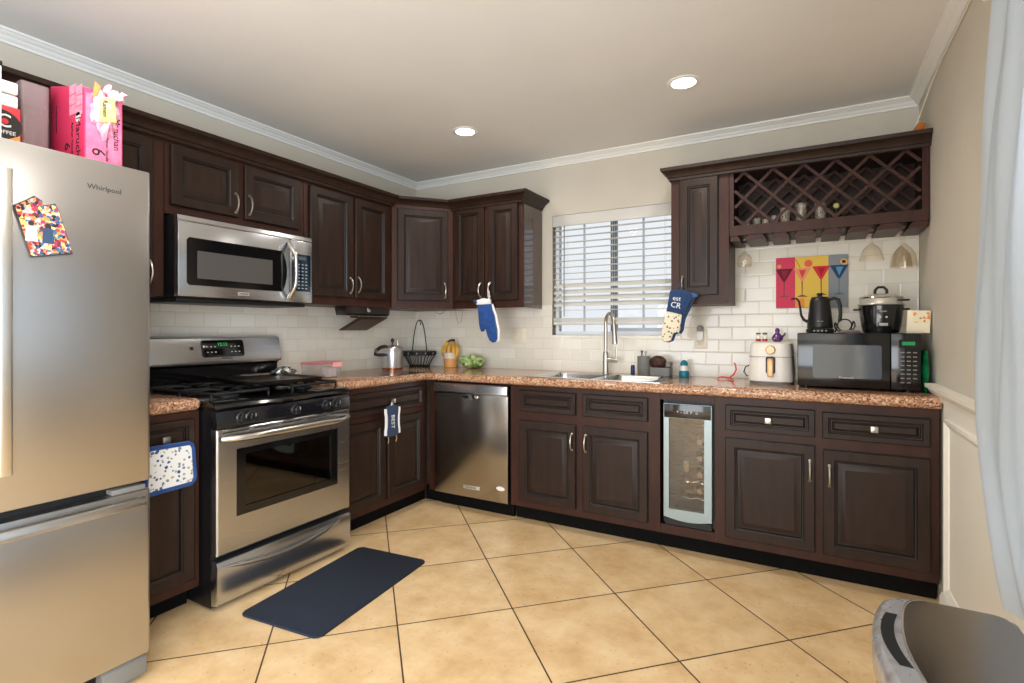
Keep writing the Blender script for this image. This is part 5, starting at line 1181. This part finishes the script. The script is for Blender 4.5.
# ------------------------------------------------------------------ floor mat, trash can, curtain
MATM = mat('mat_navy', (24,30,42), 0.75); nt = MATM.node_tree
tc = nt.nodes.new('ShaderNodeTexCoord'); wv = nt.nodes.new('ShaderNodeTexBrick'); mpn = nt.nodes.new('ShaderNodeMapping'); mpn.inputs['Scale'].default_value = (36, 36, 36)
nt.links.new(tc.outputs['Object'], mpn.inputs[0]); nt.links.new(mpn.outputs[0], wv.inputs['Vector']); wv.inputs['Color1'].default_value = lin((42,54,74)); wv.inputs['Color2'].default_value = lin((36,46,64)); wv.inputs['Mortar'].default_value = lin((22,28,40)); wv.inputs['Mortar Size'].default_value = 0.06
nt.links.new(wv.outputs['Color'], nt.nodes['Principled BSDF'].inputs['Base Color'])
bpn = nt.nodes.new('ShaderNodeBump'); bpn.inputs['Strength'].default_value = 0.6; bpn.inputs['Distance'].default_value = 0.003; bpn.invert = True; nt.links.new(wv.outputs['Fac'], bpn.inputs['Height']); nt.links.new(bpn.outputs[0], nt.nodes['Principled BSDF'].inputs['Normal'])
b = MB(); b.prism(rrect(-0.222, 0.222, -0.388, 0.388, 0.025, 5), 0.0006, 0.010, 'z', 0.004)
o = b.build('floor_mat', MATM, None, (0.999, -1.749, 0), R(5.2)); tag(o, 'dark navy rectangular mat on the tile floor in front of the range', 'mat')

TCS = steel('can_steel', (168,164,160), 0.25, 'x'); TCT = mat('can_rim', (190,190,192), 0.3, 0.6, col2=(160,154,150), nscale=30, lo=.45, hi=.75, rvar=.08)
tcn = thing('trash_can', 'stainless steel trash can in the lower right corner by the curtain', 'trash can', (3.222, -2.262, 0), 0)
def can(ins, n=8):
    x0, x1, y0, y1 = -0.125+ins, 0.122-ins, -0.238+ins, 0.238-ins; r = 0.055-ins*.3
    P = []
    P += circ(x1-r*.8, y1-r*.8, r*.8, n, 0, 90)
    P += circ(x0+r, y1-r, r, n, 90, 165)
    for i in range(1, 12):
        t = i/12; P.append((x0-0.028*math.sin(math.pi*t), y1-r*.62-(y1-y0-r*1.24)*t))
    P += circ(x0+r, y0+r, r, n, 195, 270)
    P += circ(x1-r*.8, y0+r*.8, r*.8, n, 270, 360)
    return P
def lv(ins, z): return [(x, y, z) for x, y in can(ins)]
b = MB(); b.loft([lv(0.012, 0.012), lv(0.010, 0.02), lv(0.008, 0.54)]); b.build('body', TCS, tcn)
b = MB(); b.loft([lv(0.010, 0.0), lv(0.006, 0.003), lv(0.006, 0.0115)]); b.build('base', BLACKP, tcn)
b = MB(); b.loft([lv(0.004, 0.5405), lv(0.0, 0.548), lv(0.0, 0.585), lv(0.004, 0.597), lv(0.012, 0.605), lv(0.020, 0.6065)]); b.build('rim', TCT, tcn)
def lid_loop(ins, z):
    return [(x+0.0, y, z) for x, y in [(max(p[0], -9), p[1]) for p in [(q[0]*0.79+0.020, q[1]*0.93) for q in can(ins)]]]
b = MB(); b.loft([lid_loop(0.0, 0.607), lid_loop(0.0, 0.6105), lid_loop(0.004, 0.612), lid_loop(0.006, 0.6105)]); ld = b.build('lid', mat('lid_edge', (196,190,184), .25, .9), tcn)
b = MB(); b.loft([lid_loop(0.0065, 0.6108), lid_loop(0.0065, 0.6128), lid_loop(0.05, 0.6145)]); b.build('lid_panel', steel('lid_steel', (150,142,134), 0.22, 'y'), tcn)
b = MB(); pts = []
for i in range(9): t = i/8; pts.append((-0.141+0.004+0.018*(2*t-1)**2, 0.125-0.21*t))
for i in range(9): t = 1-i/8; pts.append((-0.118+0.004+0.016*(2*t-1)**2, 0.125-0.21*t))
b.prism(pts, 0.6068, 0.6085, 'z'); b.build('slot_grip', BLACKM, tcn)
b = MB(); b.box(-0.165, -0.135, -0.06, 0.06, 0.010, 0.020, 0.004); b.build('pedal', BLACKP, tcn)

CUR = bpy.data.materials.new('sheer_curtain'); CUR.use_nodes = True; nt = CUR.node_tree; nt.nodes.clear(); L_ = nt.links
out = nt.nodes.new('ShaderNodeOutputMaterial'); df = nt.nodes.new('ShaderNodeBsdfDiffuse'); tl = nt.nodes.new('ShaderNodeBsdfTranslucent'); mx = nt.nodes.new('ShaderNodeMixShader')
df.inputs[0].default_value = lin((214,223,232)); tl.inputs[0].default_value = lin((200,214,230)); mx.inputs[0].default_value = 0.45  # blue of the daylight tinted into the white fabric's colour
tc = nt.nodes.new('ShaderNodeTexCoord'); nz = nt.nodes.new('ShaderNodeTexNoise'); nz.inputs['Scale'].default_value = 22; nz.inputs['Detail'].default_value = 6; L_.new(tc.outputs['Object'], nz.inputs['Vector'])
bp2 = nt.nodes.new('ShaderNodeBump'); bp2.inputs['Strength'].default_value = 0.35; bp2.inputs['Distance'].default_value = 0.01; L_.new(nz.outputs['Fac'], bp2.inputs['Height']); L_.new(bp2.outputs[0], df.inputs['Normal'])
L_.new(df.outputs[0], mx.inputs[1]); L_.new(tl.outputs[0], mx.inputs[2]); L_.new(mx.outputs[0], out.inputs[0])
def interp(T, z):
    for (z0, y0), (z1, y1) in zip(T, T[1:]):
        if z0 >= z >= z1: 
            t = (z0-z)/(z0-z1); return y0+(y1-y0)*t
    return T[-1][1]
edge_t = [(2.20, -1.61), (1.98, -1.55), (1.77, -1.48), (1.55, -1.42), (1.326, -1.36), (1.13, -1.342), (0.95, -1.343), (0.83, -1.37), (0.72, -1.42), (0.63, -1.48), (0.56, -1.54), (0.506, -1.61)]
b = MB(); NU, NV = 150, 60; G = []
for j in range(NV+1):
    z = 2.20-(2.20-0.506)*j/NV; yl = interp(edge_t, z); row = []
    for i in range(NU+1):
        u = i/NU; y = yl+(-3.40-yl)*u; zz = z+(0.05*u if j == NV else 0.05*u*(j/NV)**4)
        s0 = (-1.5-3.4*0)+(-1.9)*u
        x = 3.413+0.014*math.sin(u*58+0.6*math.sin(z*2.1))+0.005*math.sin(u*131+z*1.7)+0.003*math.sin(z*9+u*20)
        row.append(b.v((x, y, zz)))
    G.append(row)
for j in range(NV):
    for i in range(NU): b.f([G[j][i], G[j][i+1], G[j+1][i+1], G[j+1][i]])
cu = b.build('curtain', CUR, smooth=80); tag(cu, 'white sheer curtain with blue daylight in its colour hanging over the window on the right wall', 'curtain')
rod = thing('curtain_rod', 'thin white rod carrying the sheer curtain on the right wall', 'curtain rod', (3.413, -1.50, 2.222), 0)
MB().tube([(0, -0.02, 0), (0, -1.95, 0)], 0.009, 12).build('rod', TRIMW, rod)
b = MB(); b.sphere((0, -0.012, 0), (0.014, 0.018, 0.014), 14, 8); b.build('finial', TRIMW, rod)
MB().box(0.0, 0.0595, -0.10, -0.085, -0.006, 0.006).build('bracket', TRIMW, rod)
